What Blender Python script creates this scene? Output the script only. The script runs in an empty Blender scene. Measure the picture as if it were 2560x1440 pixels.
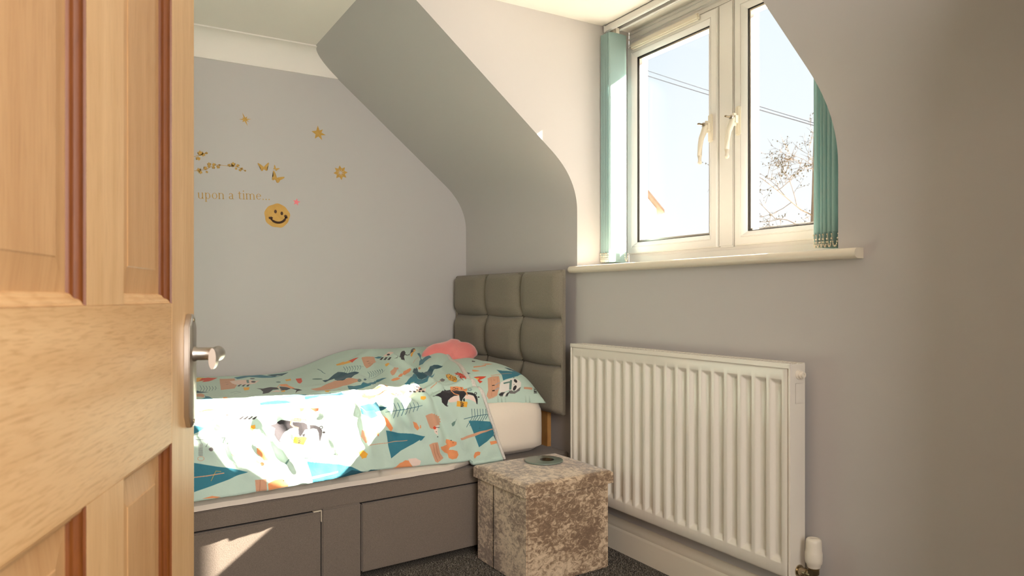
import bpy, bmesh, math, random
import numpy as np
from math import sin, cos, pi, radians, atan2, sqrt
from mathutils import Vector, Matrix, noise
R = random.Random(7)
S = bpy.context.scene
COL = S.collection

# ------------------------------------------------------------------ camera
PHI = math.atan(1055 / 1785.0)
CAM = Vector((3.44925, -1.75, 0.96355))
FW = Vector((-cos(PHI), sin(PHI), 0))
RT = Vector((sin(PHI), cos(PHI), 0))
cd = bpy.data.cameras.new('camera')
cam = bpy.data.objects.new('camera', cd)
COL.objects.link(cam)
cam.location = CAM
cam.rotation_euler = Matrix((RT, Vector((0, 0, 1)), -FW)).transposed().to_euler()
cd.sensor_width = 36
cd.lens = 36 * 1785 / 2560.0
cd.shift_y = 26 / 2560.0
cd.clip_start = .02
cd.dof.use_dof = True
cd.dof.focus_distance = 2.5
cd.dof.aperture_fstop = 8.0
S.camera = cam

# ------------------------------------------------------------------ light and exposure
W = bpy.data.worlds.new('sky')
S.world = W
W.use_nodes = True
nt = W.node_tree
nt.nodes.clear()
tc = nt.nodes.new('ShaderNodeTexCoord')
sx = nt.nodes.new('ShaderNodeSeparateXYZ')
cr = nt.nodes.new('ShaderNodeValToRGB')
bg = nt.nodes.new('ShaderNodeBackground')
ow = nt.nodes.new('ShaderNodeOutputWorld')
nt.links.new(tc.outputs['Generated'], sx.inputs[0])
nt.links.new(sx.outputs['Z'], cr.inputs[0])
nt.links.new(cr.outputs[0], bg.inputs[0])
nt.links.new(bg.outputs[0], ow.inputs[0])
e = cr.color_ramp.elements
e[0].position = 0.0; e[0].color = (1.0, 1.0, 1.0, 1)
e[1].position = 1.0; e[1].color = (.62, .78, 1.0, 1)
m_ = cr.color_ramp.elements.new(.32); m_.color = (.83, .90, .98, 1)
SKY = 0.85
bg.inputs[1].default_value = SKY

SUN_DIR = Vector((-.205, -1.0, -.70)).normalized()
sl = bpy.data.lights.new('sun', 'SUN')
sl.energy = 46.0
sl.color = (1.0, .88, .77)
sl.angle = radians(.5)
so = bpy.data.objects.new('sun', sl)
COL.objects.link(so)
so.rotation_euler = SUN_DIR.to_track_quat('-Z', 'Y').to_euler()
so.location = (2.6, 6, 5)

al = bpy.data.lights.new('landing_fill_light', 'AREA')  # added fill light, unseen behind the camera, facing into the room
al.shape = 'RECTANGLE'; al.size = 1.2; al.size_y = 1.3
al.energy = 48
al.color = (1.0, .94, .90)
ao = bpy.data.objects.new('landing_fill_light', al)
COL.objects.link(ao)
ao.location = (4.7, -1.5, 1.45)
ao.rotation_euler = Vector((-1, .1, -.05)).to_track_quat('-Z', 'Y').to_euler()

S.view_settings.view_transform = 'Standard'
S.view_settings.look = 'None'
S.view_settings.gamma = 1
S.view_settings.use_curve_mapping = False
S.view_settings.exposure = 0.44
S.cycles.diffuse_bounces = 6
S.cycles.max_bounces = 12

# ------------------------------------------------------------------ materials
def srgb(r, g, b):
    f = lambda c: ((c / 255 + .055) / 1.055) ** 2.4 if c > 10 else c / 255 / 12.92
    return (f(r), f(g), f(b), 1)

def mat(name, col, rough=.6, metal=0, bump=None, var=None, spec=.5, coat=0, sheen=0):
    """bump=(scale, strength, detail), var=(scale, colour2, amount)"""
    m = bpy.data.materials.new(name)
    m.use_nodes = True
    n = m.node_tree.nodes; l = m.node_tree.links
    p = n['Principled BSDF']
    p.inputs['Base Color'].default_value = col
    p.inputs['Roughness'].default_value = rough
    p.inputs['Metallic'].default_value = metal
    p.inputs['Specular IOR Level'].default_value = spec
    p.inputs['Coat Weight'].default_value = coat
    p.inputs['Sheen Weight'].default_value = sheen
    tcn = n.new('ShaderNodeTexCoord')
    if var:
        t = n.new('ShaderNodeTexNoise'); t.inputs['Scale'].default_value = var[0]; t.inputs['Detail'].default_value = 6
        l.new(tcn.outputs['Object'], t.inputs['Vector'])
        mx = n.new('ShaderNodeMix'); mx.data_type = 'RGBA'
        mx.inputs[6].default_value = col; mx.inputs[7].default_value = var[1]
        mr = n.new('ShaderNodeMapRange'); mr.inputs[1].default_value = .35; mr.inputs[2].default_value = .68
        mr.inputs[4].default_value = var[2]
        l.new(t.outputs[0], mr.inputs[0]); l.new(mr.outputs[0], mx.inputs[0])
        l.new(mx.outputs[2], p.inputs['Base Color'])
    if bump:
        t = n.new('ShaderNodeTexNoise'); t.inputs['Scale'].default_value = bump[0]; t.inputs['Detail'].default_value = bump[2] if len(bump) > 2 else 3
        l.new(tcn.outputs['Object'], t.inputs['Vector'])
        b = n.new('ShaderNodeBump'); b.inputs['Strength'].default_value = bump[1]; b.inputs['Distance'].default_value = .004
        l.new(t.outputs[0], b.inputs['Height']); l.new(b.outputs[0], p.inputs['Normal'])
    return m

M_wall = mat('grey_wall_paint', srgb(201, 197, 194), .75, bump=(9, .12, 5), spec=.25)
M_ceil = mat('white_ceiling_paint', srgb(247, 241, 232), .8, bump=(12, .06), spec=.2)
M_trim = mat('cream_gloss_paint', srgb(238, 228, 208), .32, bump=(6, .05), spec=.5)
M_upvc = mat('white_upvc', srgb(238, 236, 234), .25, spec=.5)
M_seal = mat('black_rubber_seal', srgb(40, 38, 36), .5)
M_rad = mat('white_enamel', srgb(234, 228, 216), .22, spec=.5, bump=(40, .02))
M_chrome = mat('worn_brass_chrome', srgb(176, 160, 132), .25, metal=1)
M_satin = mat('satin_nickel', srgb(198, 190, 180), .33, metal=1, bump=(60, .02))
M_plastic = mat('white_plastic', srgb(236, 228, 212), .4)
M_sheet = mat('white_sheet', srgb(240, 228, 212), .85, bump=(70, .1, 4), sheen=.2)
M_gold = mat('matt_gold_vinyl', srgb(196, 152, 66), .55, var=(60, srgb(214, 172, 92), .5))
M_goldlight = mat('gold_vinyl_disc', srgb(208, 160, 74), .55, var=(30, srgb(222, 178, 96), .6))
M_pinkv = mat('pink_vinyl', srgb(250, 130, 140), .5)
M_brownv = mat('dark_brown_ink', srgb(78, 46, 18), .6)
M_plush = mat('pink_plush', srgb(246, 148, 142), .95, bump=(160, .35, 4), sheen=.7, var=(9, srgb(238, 118, 116), .5))
M_glassdisc = mat('frosted_glass', srgb(120, 132, 122), .25, spec=.6)
M_darkdisc = mat('dark_mirror_centre', srgb(48, 50, 44), .2, spec=.6)
M_black = mat('dark_recess', srgb(22, 19, 17), .9)
M_pine = mat('pine_strut', srgb(196, 146, 84), .55, var=(14, srgb(160, 108, 54), .6))
M_board = mat('raw_chipboard', srgb(236, 222, 196), .7)
M_wire = mat('black_cable', srgb(110, 112, 118), .6)
M_bark = mat('bark', srgb(112, 96, 78), .9, bump=(30, .4))
M_leaf = mat('dry_buds', srgb(98, 88, 66), .9)
M_render = mat('white_house_render', srgb(252, 250, 246), .9, bump=(8, .1))
M_tile = mat('brown_roof_tile', srgb(150, 120, 96), .85, bump=(10, .3))
M_grass = mat('pale_bounce_ground', srgb(206, 202, 192), .95, var=(2, srgb(186, 180, 168), .6))  # made pale so the ground throws more light onto the house wall

def fabric(name, c1, c2, scale=420, strength=.35, rough=.95):
    m = mat(name, c1, rough, sheen=.15, spec=.15)
    n = m.node_tree.nodes; l = m.node_tree.links; p = n['Principled BSDF']
    tcn = n.new('ShaderNodeTexCoord')
    mp = n.new('ShaderNodeMapping'); mp.inputs['Scale'].default_value = (1, 1, 2.6)
    t = n.new('ShaderNodeTexNoise'); t.inputs['Scale'].default_value = scale; t.inputs['Detail'].default_value = 2
    t2 = n.new('ShaderNodeTexNoise'); t2.inputs['Scale'].default_value = scale * .8; t2.inputs['Detail'].default_value = 2
    mp2 = n.new('ShaderNodeMapping'); mp2.inputs['Scale'].default_value = (2.6, 2.6, 1)
    l.new(tcn.outputs['Object'], mp.inputs[0]); l.new(mp.outputs[0], t.inputs['Vector'])
    l.new(tcn.outputs['Object'], mp2.inputs[0]); l.new(mp2.outputs[0], t2.inputs['Vector'])
    ad = n.new('ShaderNodeMath'); ad.operation = 'ADD'
    l.new(t.outputs[0], ad.inputs[0]); l.new(t2.outputs[0], ad.inputs[1])
    mr = n.new('ShaderNodeMapRange'); mr.inputs[1].default_value = .75; mr.inputs[2].default_value = 1.25
    l.new(ad.outputs[0], mr.inputs[0])
    mx = n.new('ShaderNodeMix'); mx.data_type = 'RGBA'; mx.inputs[6].default_value = c1; mx.inputs[7].default_value = c2
    l.new(mr.outputs[0], mx.inputs[0]); l.new(mx.outputs[2], p.inputs['Base Color'])
    b = n.new('ShaderNodeBump'); b.inputs['Strength'].default_value = strength; b.inputs['Distance'].default_value = .0012
    l.new(ad.outputs[0], b.inputs['Height']); l.new(b.outputs[0], p.inputs['Normal'])
    return m
M_divan = fabric('grey_brown_divan_weave', srgb(138, 126, 114), srgb(114, 103, 92))
M_head = fabric('grey_upholstery', srgb(150, 142, 126), srgb(124, 116, 102))

def velvet():
    m = mat('crushed_velvet', srgb(190, 160, 128), .55, sheen=.5, spec=.3)
    n = m.node_tree.nodes; l = m.node_tree.links; p = n['Principled BSDF']
    tcn = n.new('ShaderNodeTexCoord')
    mp = n.new('ShaderNodeMapping'); mp.inputs['Scale'].default_value = (1.0, 1.0, 1.5); mp.inputs['Rotation'].default_value = (.2, .35, .1)
    l.new(tcn.outputs['Object'], mp.inputs[0])
    t = n.new('ShaderNodeTexNoise'); t.inputs['Scale'].default_value = 46; t.inputs['Detail'].default_value = 10
    t.inputs['Roughness'].default_value = .74; t.inputs['Distortion'].default_value = .7
    l.new(mp.outputs[0], t.inputs['Vector'])
    t2 = n.new('ShaderNodeTexNoise'); t2.inputs['Scale'].default_value = 7; t2.inputs['Detail'].default_value = 2
    l.new(tcn.outputs['Object'], t2.inputs['Vector'])
    ma = n.new('ShaderNodeMath'); ma.operation = 'MULTIPLY_ADD'; ma.inputs[1].default_value = .45
    l.new(t2.outputs[0], ma.inputs[0]); l.new(t.outputs[0], ma.inputs[2])
    r = n.new('ShaderNodeValToRGB')
    el = r.color_ramp.elements
    el[0].position = .60; el[0].color = srgb(124, 100, 78)
    el[1].position = .86; el[1].color = srgb(222, 200, 170)
    k = el.new(.70); k.color = srgb(150, 124, 98)
    k = el.new(.76); k.color = srgb(196, 172, 142)
    l.new(ma.outputs[0], r.inputs[0]); l.new(r.outputs[0], p.inputs['Base Color'])
    b = n.new('ShaderNodeBump'); b.inputs['Strength'].default_value = .5; b.inputs['Distance'].default_value = .002
    l.new(t.outputs[0], b.inputs['Height']); l.new(b.outputs[0], p.inputs['Normal'])
    return m
M_velvet = velvet()

def carpet():
    m = mat('dark_grey_carpet', srgb(80, 76, 70), .98, spec=.1)
    n = m.node_tree.nodes; l = m.node_tree.links; p = n['Principled BSDF']
    tcn = n.new('ShaderNodeTexCoord')
    t = n.new('ShaderNodeTexNoise'); t.inputs['Scale'].default_value = 260; t.inputs['Detail'].default_value = 3
    l.new(tcn.outputs['Object'], t.inputs['Vector'])
    r = n.new('ShaderNodeValToRGB'); el = r.color_ramp.elements
    el[0].position = .38; el[0].color = srgb(44, 41, 38); el[1].position = .66; el[1].color = srgb(150, 142, 130)
    l.new(t.outputs[0], r.inputs[0]); l.new(r.outputs[0], p.inputs['Base Color'])
    b = n.new('ShaderNodeBump'); b.inputs['Strength'].default_value = .8; b.inputs['Distance'].default_value = .004
    l.new(t.outputs[0], b.inputs['Height']); l.new(b.outputs[0], p.inputs['Normal'])
    return m
M_carpet = carpet()

def oak(name, horiz=False, dark=False, panel=False):
    """oak grain, drawn in the door's own (u, z) plane through the UV map (metres)"""
    c1, c2, c3 = (srgb(224, 186, 136), srgb(210, 168, 116), srgb(184, 138, 88))
    if panel: c1, c2, c3 = srgb(208, 166, 116), srgb(192, 147, 98), srgb(166, 120, 74)
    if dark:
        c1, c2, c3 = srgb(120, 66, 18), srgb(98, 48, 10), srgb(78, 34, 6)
    m = mat(name, c1, .42, spec=.4)
    n = m.node_tree.nodes; l = m.node_tree.links; p = n['Principled BSDF']
    uv = n.new('ShaderNodeUVMap'); uv.uv_map = 'UVMap'
    mp = n.new('ShaderNodeMapping')
    mp.inputs['Scale'].default_value = (2.2, 30, 1) if horiz else (30, 1.6, 1)
    if horiz: mp.inputs['Rotation'].default_value = (0, 0, radians(4))
    l.new(uv.outputs[0], mp.inputs[0])
    t = n.new('ShaderNodeTexNoise'); t.inputs['Scale'].default_value = 1.0; t.inputs['Detail'].default_value = 3; t.inputs['Distortion'].default_value = .35
    l.new(mp.outputs[0], t.inputs['Vector'])
    mp2 = n.new('ShaderNodeMapping'); mp2.inputs['Scale'].default_value = (26, 330, 1) if horiz else (420, 16, 1)
    if horiz: mp2.inputs['Rotation'].default_value = (0, 0, radians(4))
    l.new(uv.outputs[0], mp2.inputs[0])
    t2 = n.new('ShaderNodeTexNoise'); t2.inputs['Scale'].default_value = 1.0; t2.inputs['Detail'].default_value = 4; t2.inputs['Distortion'].default_value = .6
    l.new(mp2.outputs[0], t2.inputs['Vector'])
    r = n.new('ShaderNodeValToRGB'); el = r.color_ramp.elements
    el[0].position = .3; el[0].color = c2; el[1].position = .72; el[1].color = c1
    l.new(t.outputs[0], r.inputs[0])
    mx = n.new('ShaderNodeMix'); mx.data_type = 'RGBA'; mx.blend_type = 'MIX'
    mr = n.new('ShaderNodeMapRange'); mr.inputs[1].default_value = .48; mr.inputs[2].default_value = .75; mr.inputs[4].default_value = .75 if horiz else .5
    l.new(t2.outputs[0], mr.inputs[0]); l.new(mr.outputs[0], mx.inputs[0])
    l.new(r.outputs[0], mx.inputs[6]); mx.inputs[7].default_value = c3
    l.new(mx.outputs[2], p.inputs['Base Color'])
    b = n.new('ShaderNodeBump'); b.inputs['Strength'].default_value = .15; b.inputs['Distance'].default_value = .001
    l.new(t2.outputs[0], b.inputs['Height']); l.new(b.outputs[0], p.inputs['Normal'])
    return m
M_oakv = oak('oak_vertical_grain')
M_oakh = oak('oak_horizontal_grain', True)
M_oakp = oak('oak_panel_grain', panel=True)
M_oakd = oak('dark_oak_moulding', dark=True)

def glass():
    m = bpy.data.materials.new('window_glass'); m.use_nodes = True
    n = m.node_tree.nodes; l = m.node_tree.links; n.clear()
    tr = n.new('ShaderNodeBsdfTransparent'); tr.inputs[0].default_value = (.985, .99, .985, 1)
    gl = n.new('ShaderNodeBsdfGlossy'); gl.inputs['Roughness'].default_value = .02
    fr = n.new('ShaderNodeFresnel'); fr.inputs[0].default_value = 1.15
    mx = n.new('ShaderNodeMixShader'); o = n.new('ShaderNodeOutputMaterial')
    l.new(fr.outputs[0], mx.inputs[0]); l.new(tr.outputs[0], mx.inputs[1]); l.new(gl.outputs[0], mx.inputs[2]); l.new(mx.outputs[0], o.inputs[0])
    return m
M_glass = glass()

def translucent(name, col, fac):
    m = bpy.data.materials.new(name); m.use_nodes = True
    n = m.node_tree.nodes; l = m.node_tree.links; n.clear()
    d = n.new('ShaderNodeBsdfDiffuse'); t = n.new('ShaderNodeBsdfTranslucent'); mx = n.new('ShaderNodeMixShader'); o = n.new('ShaderNodeOutputMaterial')
    d.inputs[0].default_value = col; t.inputs[0].default_value = col; mx.inputs[0].default_value = fac
    l.new(d.outputs[0], mx.inputs[1]); l.new(t.outputs[0], mx.inputs[2]); l.new(mx.outputs[0], o.inputs[0])
    return m
M_slat = translucent('teal_blind_fabric', srgb(206, 230, 230), .48)

# ------------------------------------------------------------------ helpers
ORG = {}
def link(o, parent=None, org=None):
    COL.objects.link(o)
    if parent is not None:
        o.parent = parent
        ORG[o.name] = ORG[parent.name]
        o.location = (0, 0, 0)
    return o

def thing(name, label, cat, loc, group=None, kind=None):
    o = bpy.data.objects.new(name, None); COL.objects.link(o)
    o.location = loc; ORG[o.name] = Vector(loc); o.empty_display_size = .05
    if kind: o['kind'] = kind
    if label: o['label'] = label
    if cat: o['category'] = cat
    if group: o['group'] = group
    return o

def tag(o, label=None, cat=None, group=None, kind=None):
    if label: o['label'] = label
    if cat: o['category'] = cat
    if group: o['group'] = group
    if kind: o['kind'] = kind
    return o

def obj(name, bm, m, parent=None, org=None, smooth=True, angle=35, bevel=0):
    """links a bmesh, built in world coordinates, as one mesh object"""
    bmesh.ops.recalc_face_normals(bm, faces=bm.faces[:])
    o_ = ORG[parent.name] if parent is not None else Vector(org or (0, 0, 0))
    bmesh.ops.translate(bm, vec=-o_, verts=bm.verts[:])
    me = bpy.data.meshes.new(name)
    if bevel:
        es = [ed for ed in bm.edges if len(ed.link_faces) == 2 and ed.calc_face_angle(0) > radians(30)]
        bmesh.ops.bevel(bm, geom=es, offset=bevel, segments=2, affect='EDGES', clamp_overlap=True)
    bm.to_mesh(me); bm.free()
    if smooth:
        me.polygons.foreach_set('use_smooth', [True] * len(me.polygons))
        me.set_sharp_from_angle(angle=radians(angle))
    mats = m if isinstance(m, (list, tuple)) else [m]
    for k in mats: me.materials.append(k)
    o = bpy.data.objects.new(name, me)
    COL.objects.link(o)
    if parent is not None:
        o.parent = parent
    else:
        o.location = o_
    ORG[o.name] = o_
    return o

def BM(): return bmesh.new()

def box(bm, x0, x1, y0, y1, z0, z1, mi=0):
    vs = [bm.verts.new(c) for c in ((x0, y0, z0), (x1, y0, z0), (x1, y1, z0), (x0, y1, z0), (x0, y0, z1), (x1, y0, z1), (x1, y1, z1), (x0, y1, z1))]
    for f in ((0, 3, 2, 1), (4, 5, 6, 7), (0, 1, 5, 4), (1, 2, 6, 5), (2, 3, 7, 6), (3, 0, 4, 7)):
        fc = bm.faces.new([vs[i] for i in f]); fc.material_index = mi
    return bm

def quadbox(bm, pts, z0, z1, mi=0):
    """box over a four-cornered plan"""
    lo = [bm.verts.new((p[0], p[1], z0)) for p in pts]; hi = [bm.verts.new((p[0], p[1], z1)) for p in pts]
    bm.faces.new(lo[::-1]); bm.faces.new(hi)
    n = len(pts)
    for i in range(n): bm.faces.new((lo[i], lo[(i + 1) % n], hi[(i + 1) % n], hi[i]))
    for f in bm.faces: f.material_index = mi
    return bm

def poly(bm, pts, mi=0):
    f = bm.faces.new([bm.verts.new(p) for p in pts]); f.material_index = mi
    return f

def prism(bm, pts, vec, mi=0):
    a = [bm.verts.new(p) for p in pts]; b = [bm.verts.new(Vector(p) + Vector(vec)) for p in pts]
    n = len(pts)
    bm.faces.new(a); bm.faces.new(b[::-1])
    for i in range(n): bm.faces.new((a[i], b[i], b[(i + 1) % n], a[(i + 1) % n]))
    return bm

def lathe(bm, prof, origin, axis=(0, 0, 1), seg=32):
    """prof: list of (radius, height)"""
    q = Vector((0, 0, 1)).rotation_difference(Vector(axis))
    rings = []
    for r, h in prof:
        rings.append([bm.verts.new(Vector(origin) + q @ Vector((r * cos(2 * pi * k / seg), r * sin(2 * pi * k / seg), h))) for k in range(seg)])
    for a, b in zip(rings, rings[1:]):
        for k in range(seg): bm.faces.new((a[k], a[(k + 1) % seg], b[(k + 1) % seg], b[k]))
    bm.faces.new(rings[0][::-1]); bm.faces.new(rings[-1])
    return bm

def tube(bm, pts, rad, seg=8, sx=1.0, up=(0, 0, 1), caps=True):
    pts = [Vector(p) for p in pts]
    rings = []
    for i, p in enumerate(pts):
        t = (pts[min(i + 1, len(pts) - 1)] - pts[max(i - 1, 0)]).normalized()
        a = t.cross(Vector(up))
        if a.length < 1e-3: a = t.cross(Vector((1, 0, 0)))
        a.normalize(); b = a.cross(t).normalized()
        r = rad[i] if isinstance(rad, (list, tuple)) else rad
        s_ = sx[i] if isinstance(sx, (list, tuple)) else sx
        rings.append([bm.verts.new(p + a * (r * s_ * cos(2 * pi * k / seg)) + b * (r * sin(2 * pi * k / seg))) for k in range(seg)])
    for a, b in zip(rings, rings[1:]):
        for k in range(seg): bm.faces.new((a[k], a[(k + 1) % seg], b[(k + 1) % seg], b[k]))
    if caps: bm.faces.new(rings[0][::-1]); bm.faces.new(rings[-1])
    return bm

def ball(bm, c, r, u=8, v=6, sc=(1, 1, 1)):
    c = Vector(c)
    t = bm.verts.new(c + Vector((0, 0, r * sc[2]))); b = bm.verts.new(c - Vector((0, 0, r * sc[2])))
    rows = []
    for i in range(1, v):
        a = pi * i / v
        rows.append([bm.verts.new(c + Vector((r * sc[0] * sin(a) * cos(2 * pi * k / u), r * sc[1] * sin(a) * sin(2 * pi * k / u), r * sc[2] * cos(a)))) for k in range(u)])
    for k in range(u):
        bm.faces.new((t, rows[0][k], rows[0][(k + 1) % u])); bm.faces.new((b, rows[-1][(k + 1) % u], rows[-1][k]))
        for p, q in zip(rows, rows[1:]): bm.faces.new((p[k], q[k], q[(k + 1) % u], p[(k + 1) % u]))
    return bm

def ring(bm, rect, prof):
    """rect=(x0,x1,z0,z1) in the wall plane; prof: closed list of (inset, y)"""
    x0, x1, z0, z1 = rect
    rows = []
    for d, y in prof:
        rows.append([bm.verts.new(c) for c in ((x0 + d, y, z0 + d), (x1 - d, y, z0 + d), (x1 - d, y, z1 - d), (x0 + d, y, z1 - d))])
    n = len(rows)
    for i in range(n):
        a, b = rows[i], rows[(i + 1) % n]
        for k in range(4): bm.faces.new((a[k], a[(k + 1) % 4], b[(k + 1) % 4], b[k]))
    return bm

def grid(bm, P, closed_u=False):
    """P[i][j] -> co"""
    V = [[bm.verts.new(c) for c in row] for row in P]
    for i in range(len(V) - 1):
        for j in range(len(V[0]) - 1):
            bm.faces.new((V[i][j], V[i + 1][j], V[i + 1][j + 1], V[i][j + 1]))
    return V

def sm(a, b, x):
    t = max(0., min(1., (x - a) / (b - a))) if b != a else float(x > a)
    return t * t * (3 - 2 * t)

# ------------------------------------------------------------------ room shell
CE = 2.15        # ceiling height
XC, XR = 1.023, 2.23   # the dormer's cheeks
DC = 2.125       # dormer ceiling
SL = .82         # slope of the sloping ceiling
def slope_z(y): return 1.462 - SL * y
prof = [(0, 0), (0, .5), (0, 1.085)]
# curved transition wall -> slope, tangent at (0,1.335) and (-.125, slope)
p0, p1, p2 = Vector((0, 1.325)), Vector((0, 1.462)), Vector((-.125, slope_z(-.125)))
for k in range(0, 13):
    t = k / 12
    q = p0 * (1 - t) ** 2 + p1 * 2 * t * (1 - t) + p2 * t * t
    prof.append((q.x, q.y))
ytop = -(CE - 1.462) / SL
NS = 12
for k in range(1, NS + 1):
    y = -.125 + (ytop + .125) * k / NS
    prof.append((y, slope_z(y)))
ydc = -(DC - 1.462) / SL

def wall_strip(bm, x0, x1, pr):
    n = max(1, int((x1 - x0) / .15))
    xs = [x0 + (x1 - x0) * i / n for i in range(n + 1)]
    grid(bm, [[(x, y, z) for y, z in pr] for x in xs])
bm = BM()
wall_strip(bm, -.0, XC, prof)
wall_strip(bm, XR, 3.0, prof)
box_prof = [(0, 0), (0, .5), (0, 1.085)]
wall_strip(bm, XC, XR, box_prof)
wall_strip(bm, XC, XR, [(y, z) for y, z in ((ydc, DC), (ytop, CE))])
bmesh.ops.remove_doubles(bm, verts=bm.verts[:], dist=1e-5)
wb = obj('wall_back', bm, M_wall, angle=80)
tag(wb, kind='structure')

for nm, x, sg in (('wall_dormer_left', XC, -1), ('wall_dormer_right', XR, 1)):
    bm = BM()
    cur = [(0, 1.09)] + [q for q in prof if 1.1 < q[1] < DC - .002] + [(ydc, DC)]
    grid(bm, [[(x, y + (.277 - y) * t, z) for y, z in cur] for t in (0, .25, .5, .75, 1)])
    tag(obj(nm, bm, M_wall, smooth=False), kind='structure')
bm = BM(); box(bm, XC - .02, XR + .02, ydc, .35, DC, DC + .02)
tag(obj('ceiling_dormer', bm, M_ceil, smooth=False), kind='structure')
bm = BM(); box(bm, -.1, 4.9, -3.45, ytop, CE, CE + .05); box(bm, 3.0, 4.9, ytop, .1, CE, CE + .05)
tag(obj('ceiling', bm, M_ceil, smooth=False), kind='structure')
bm = BM(); box(bm, -.08, 0, -3.45, .02, 0, CE)
tag(obj('wall_left', bm, M_wall, smooth=False), kind='structure')
bm = BM(); box(bm, -.1, 4.9, -3.53, -3.45, 0, CE)
tag(obj('wall_front', bm, M_wall, smooth=False), kind='structure')
bm = BM()
box(bm, 3.0, 3.1, -.5, .02, 0, CE); box(bm, 3.0, 3.1, -3.45, -1.93, 0, CE); box(bm, 3.0, 3.1, -1.93, -.5, 2.03, CE)
tag(obj('wall_right', bm, M_wall, smooth=False), kind='structure')
bm = BM(); box(bm, 4.8, 4.9, -3.45, .1, 0, CE); box(bm, 3.1, 4.8, .02, .1, 0, CE)
tag(obj('wall_landing', bm, M_wall, smooth=False), kind='structure')
bm = BM(); box(bm, -.1, 4.9, -3.5, .1, -.05, 0)
fl = tag(obj('floor', bm, M_carpet, smooth=False), kind='structure')

# carpet pile where the floor shows
rs = np.random.RandomState(3)
def tufts():
    n = 42000
    x = rs.uniform(1.0, 2.75, n); y = rs.uniform(-1.35, -.03, n)
    keep = ~((x > 1.11) & (x < 1.43) & (y > -.51) & (y < -.15))
    keep &= x > 1.045 + .0875 * (-.488 - y)
    keep &= (x - 1.0) * .7 + (y + 1.4) < 1.9
    x = x[keep]; y = y[keep]; n = len(x)
    h = rs.uniform(.004, .0095, n); r = rs.uniform(.0018, .0032, n); a = rs.uniform(0, 6.28, n)
    lx = rs.normal(0, .0022, n); ly = rs.normal(0, .0022, n)
    v = np.zeros((n, 4, 3))
    for k in range(3):
        v[:, k, 0] = x + r * np.cos(a + k * 2.094); v[:, k, 1] = y + r * np.sin(a + k * 2.094); v[:, k, 2] = 0.0003
    v[:, 3, 0] = x + lx; v[:, 3, 1] = y + ly; v[:, 3, 2] = h
    b = (np.arange(n) * 4)[:, None]
    f = np.concatenate([b + np.array([[0, 1, 3]]), b + np.array([[1, 2, 3]]), b + np.array([[2, 0, 3]])], 0)
    me = bpy.data.meshes.new('carpet_pile')
    me.from_pydata(v.reshape(-1, 3).tolist(), [], f.tolist())
    me.materials.append(M_carpet)
    o = bpy.data.objects.new('carpet_pile', me); COL.objects.link(o)
    o.parent = fl
    tag(o, kind='stuff')
tufts()

# coving along the left wall
bm = BM()
cv = []
for k in range(11):
    a = (pi / 2) * k / 10
    cv.append((.105 * (1 - cos(a)) + .004 if False else .100 - .096 * cos(a) + .004, 0))
pr = [(0, CE - .112), (.006, CE - .112), (.008, CE - .104)]
for k in range(11):
    a = (pi / 2) * k / 10
    pr.append((.008 + .086 * (1 - cos(a)), CE - .104 + .098 * sin(a)))
pr += [(.102, CE - .006), (.104, CE - .0005), (0, CE - .0005)]
def coving_end(x, z): return max(-(z - 1.462) / SL - .001, -10)
a = [bm.verts.new((x, coving_end(x, z), z)) for x, z in pr]
b = [bm.verts.new((x, -3.45, z)) for x, z in pr]
n = len(pr)
bm.faces.new(a); bm.faces.new(b[::-1])
for i in range(n): bm.faces.new((a[i], b[i], b[(i + 1) % n], a[(i + 1) % n]))
tag(obj('trim_1', bm, M_ceil, angle=40), kind='structure')

# skirting on the window wall
bm = BM()
sp = [(0, 0), (-.018, 0), (-.018, .078), (-.0165, .083), (-.0125, .087), (-.0135, .092), (-.0125, .1), (-.009, .108), (-.0045, .113), (-.004, .120), (0, .121)]
prism(bm, [(1.02, y, z) for y, z in sp], (1.975, 0, 0))
tag(obj('baseboard_back', bm, M_trim, angle=40), kind='structure')

# ------------------------------------------------------------------ window
win = thing('window_1', None, None, (1.62, .25, 1.10), kind='structure')
YF = .278
bm = BM(); ring(bm, (XC - .022, XR + .012, 1.098, DC - .001), [(0, YF), (.044, YF), (.048, YF + .003), (.062, YF + .006), (.062, .345), (0, .345)])
obj('frame', bm, M_upvc, win, angle=25)
bm = BM(); box(bm, 1.547, 1.621, YF - .010, .345, 1.152, 2.056)
obj('mullion', bm, M_upvc, win, bevel=.006)
bm = BM(); box(bm, XC + .0, XR - .0, YF - .004, .345, 2.054, 2.074)
obj('transom_rail', bm, M_upvc, win, bevel=.004)
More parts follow.
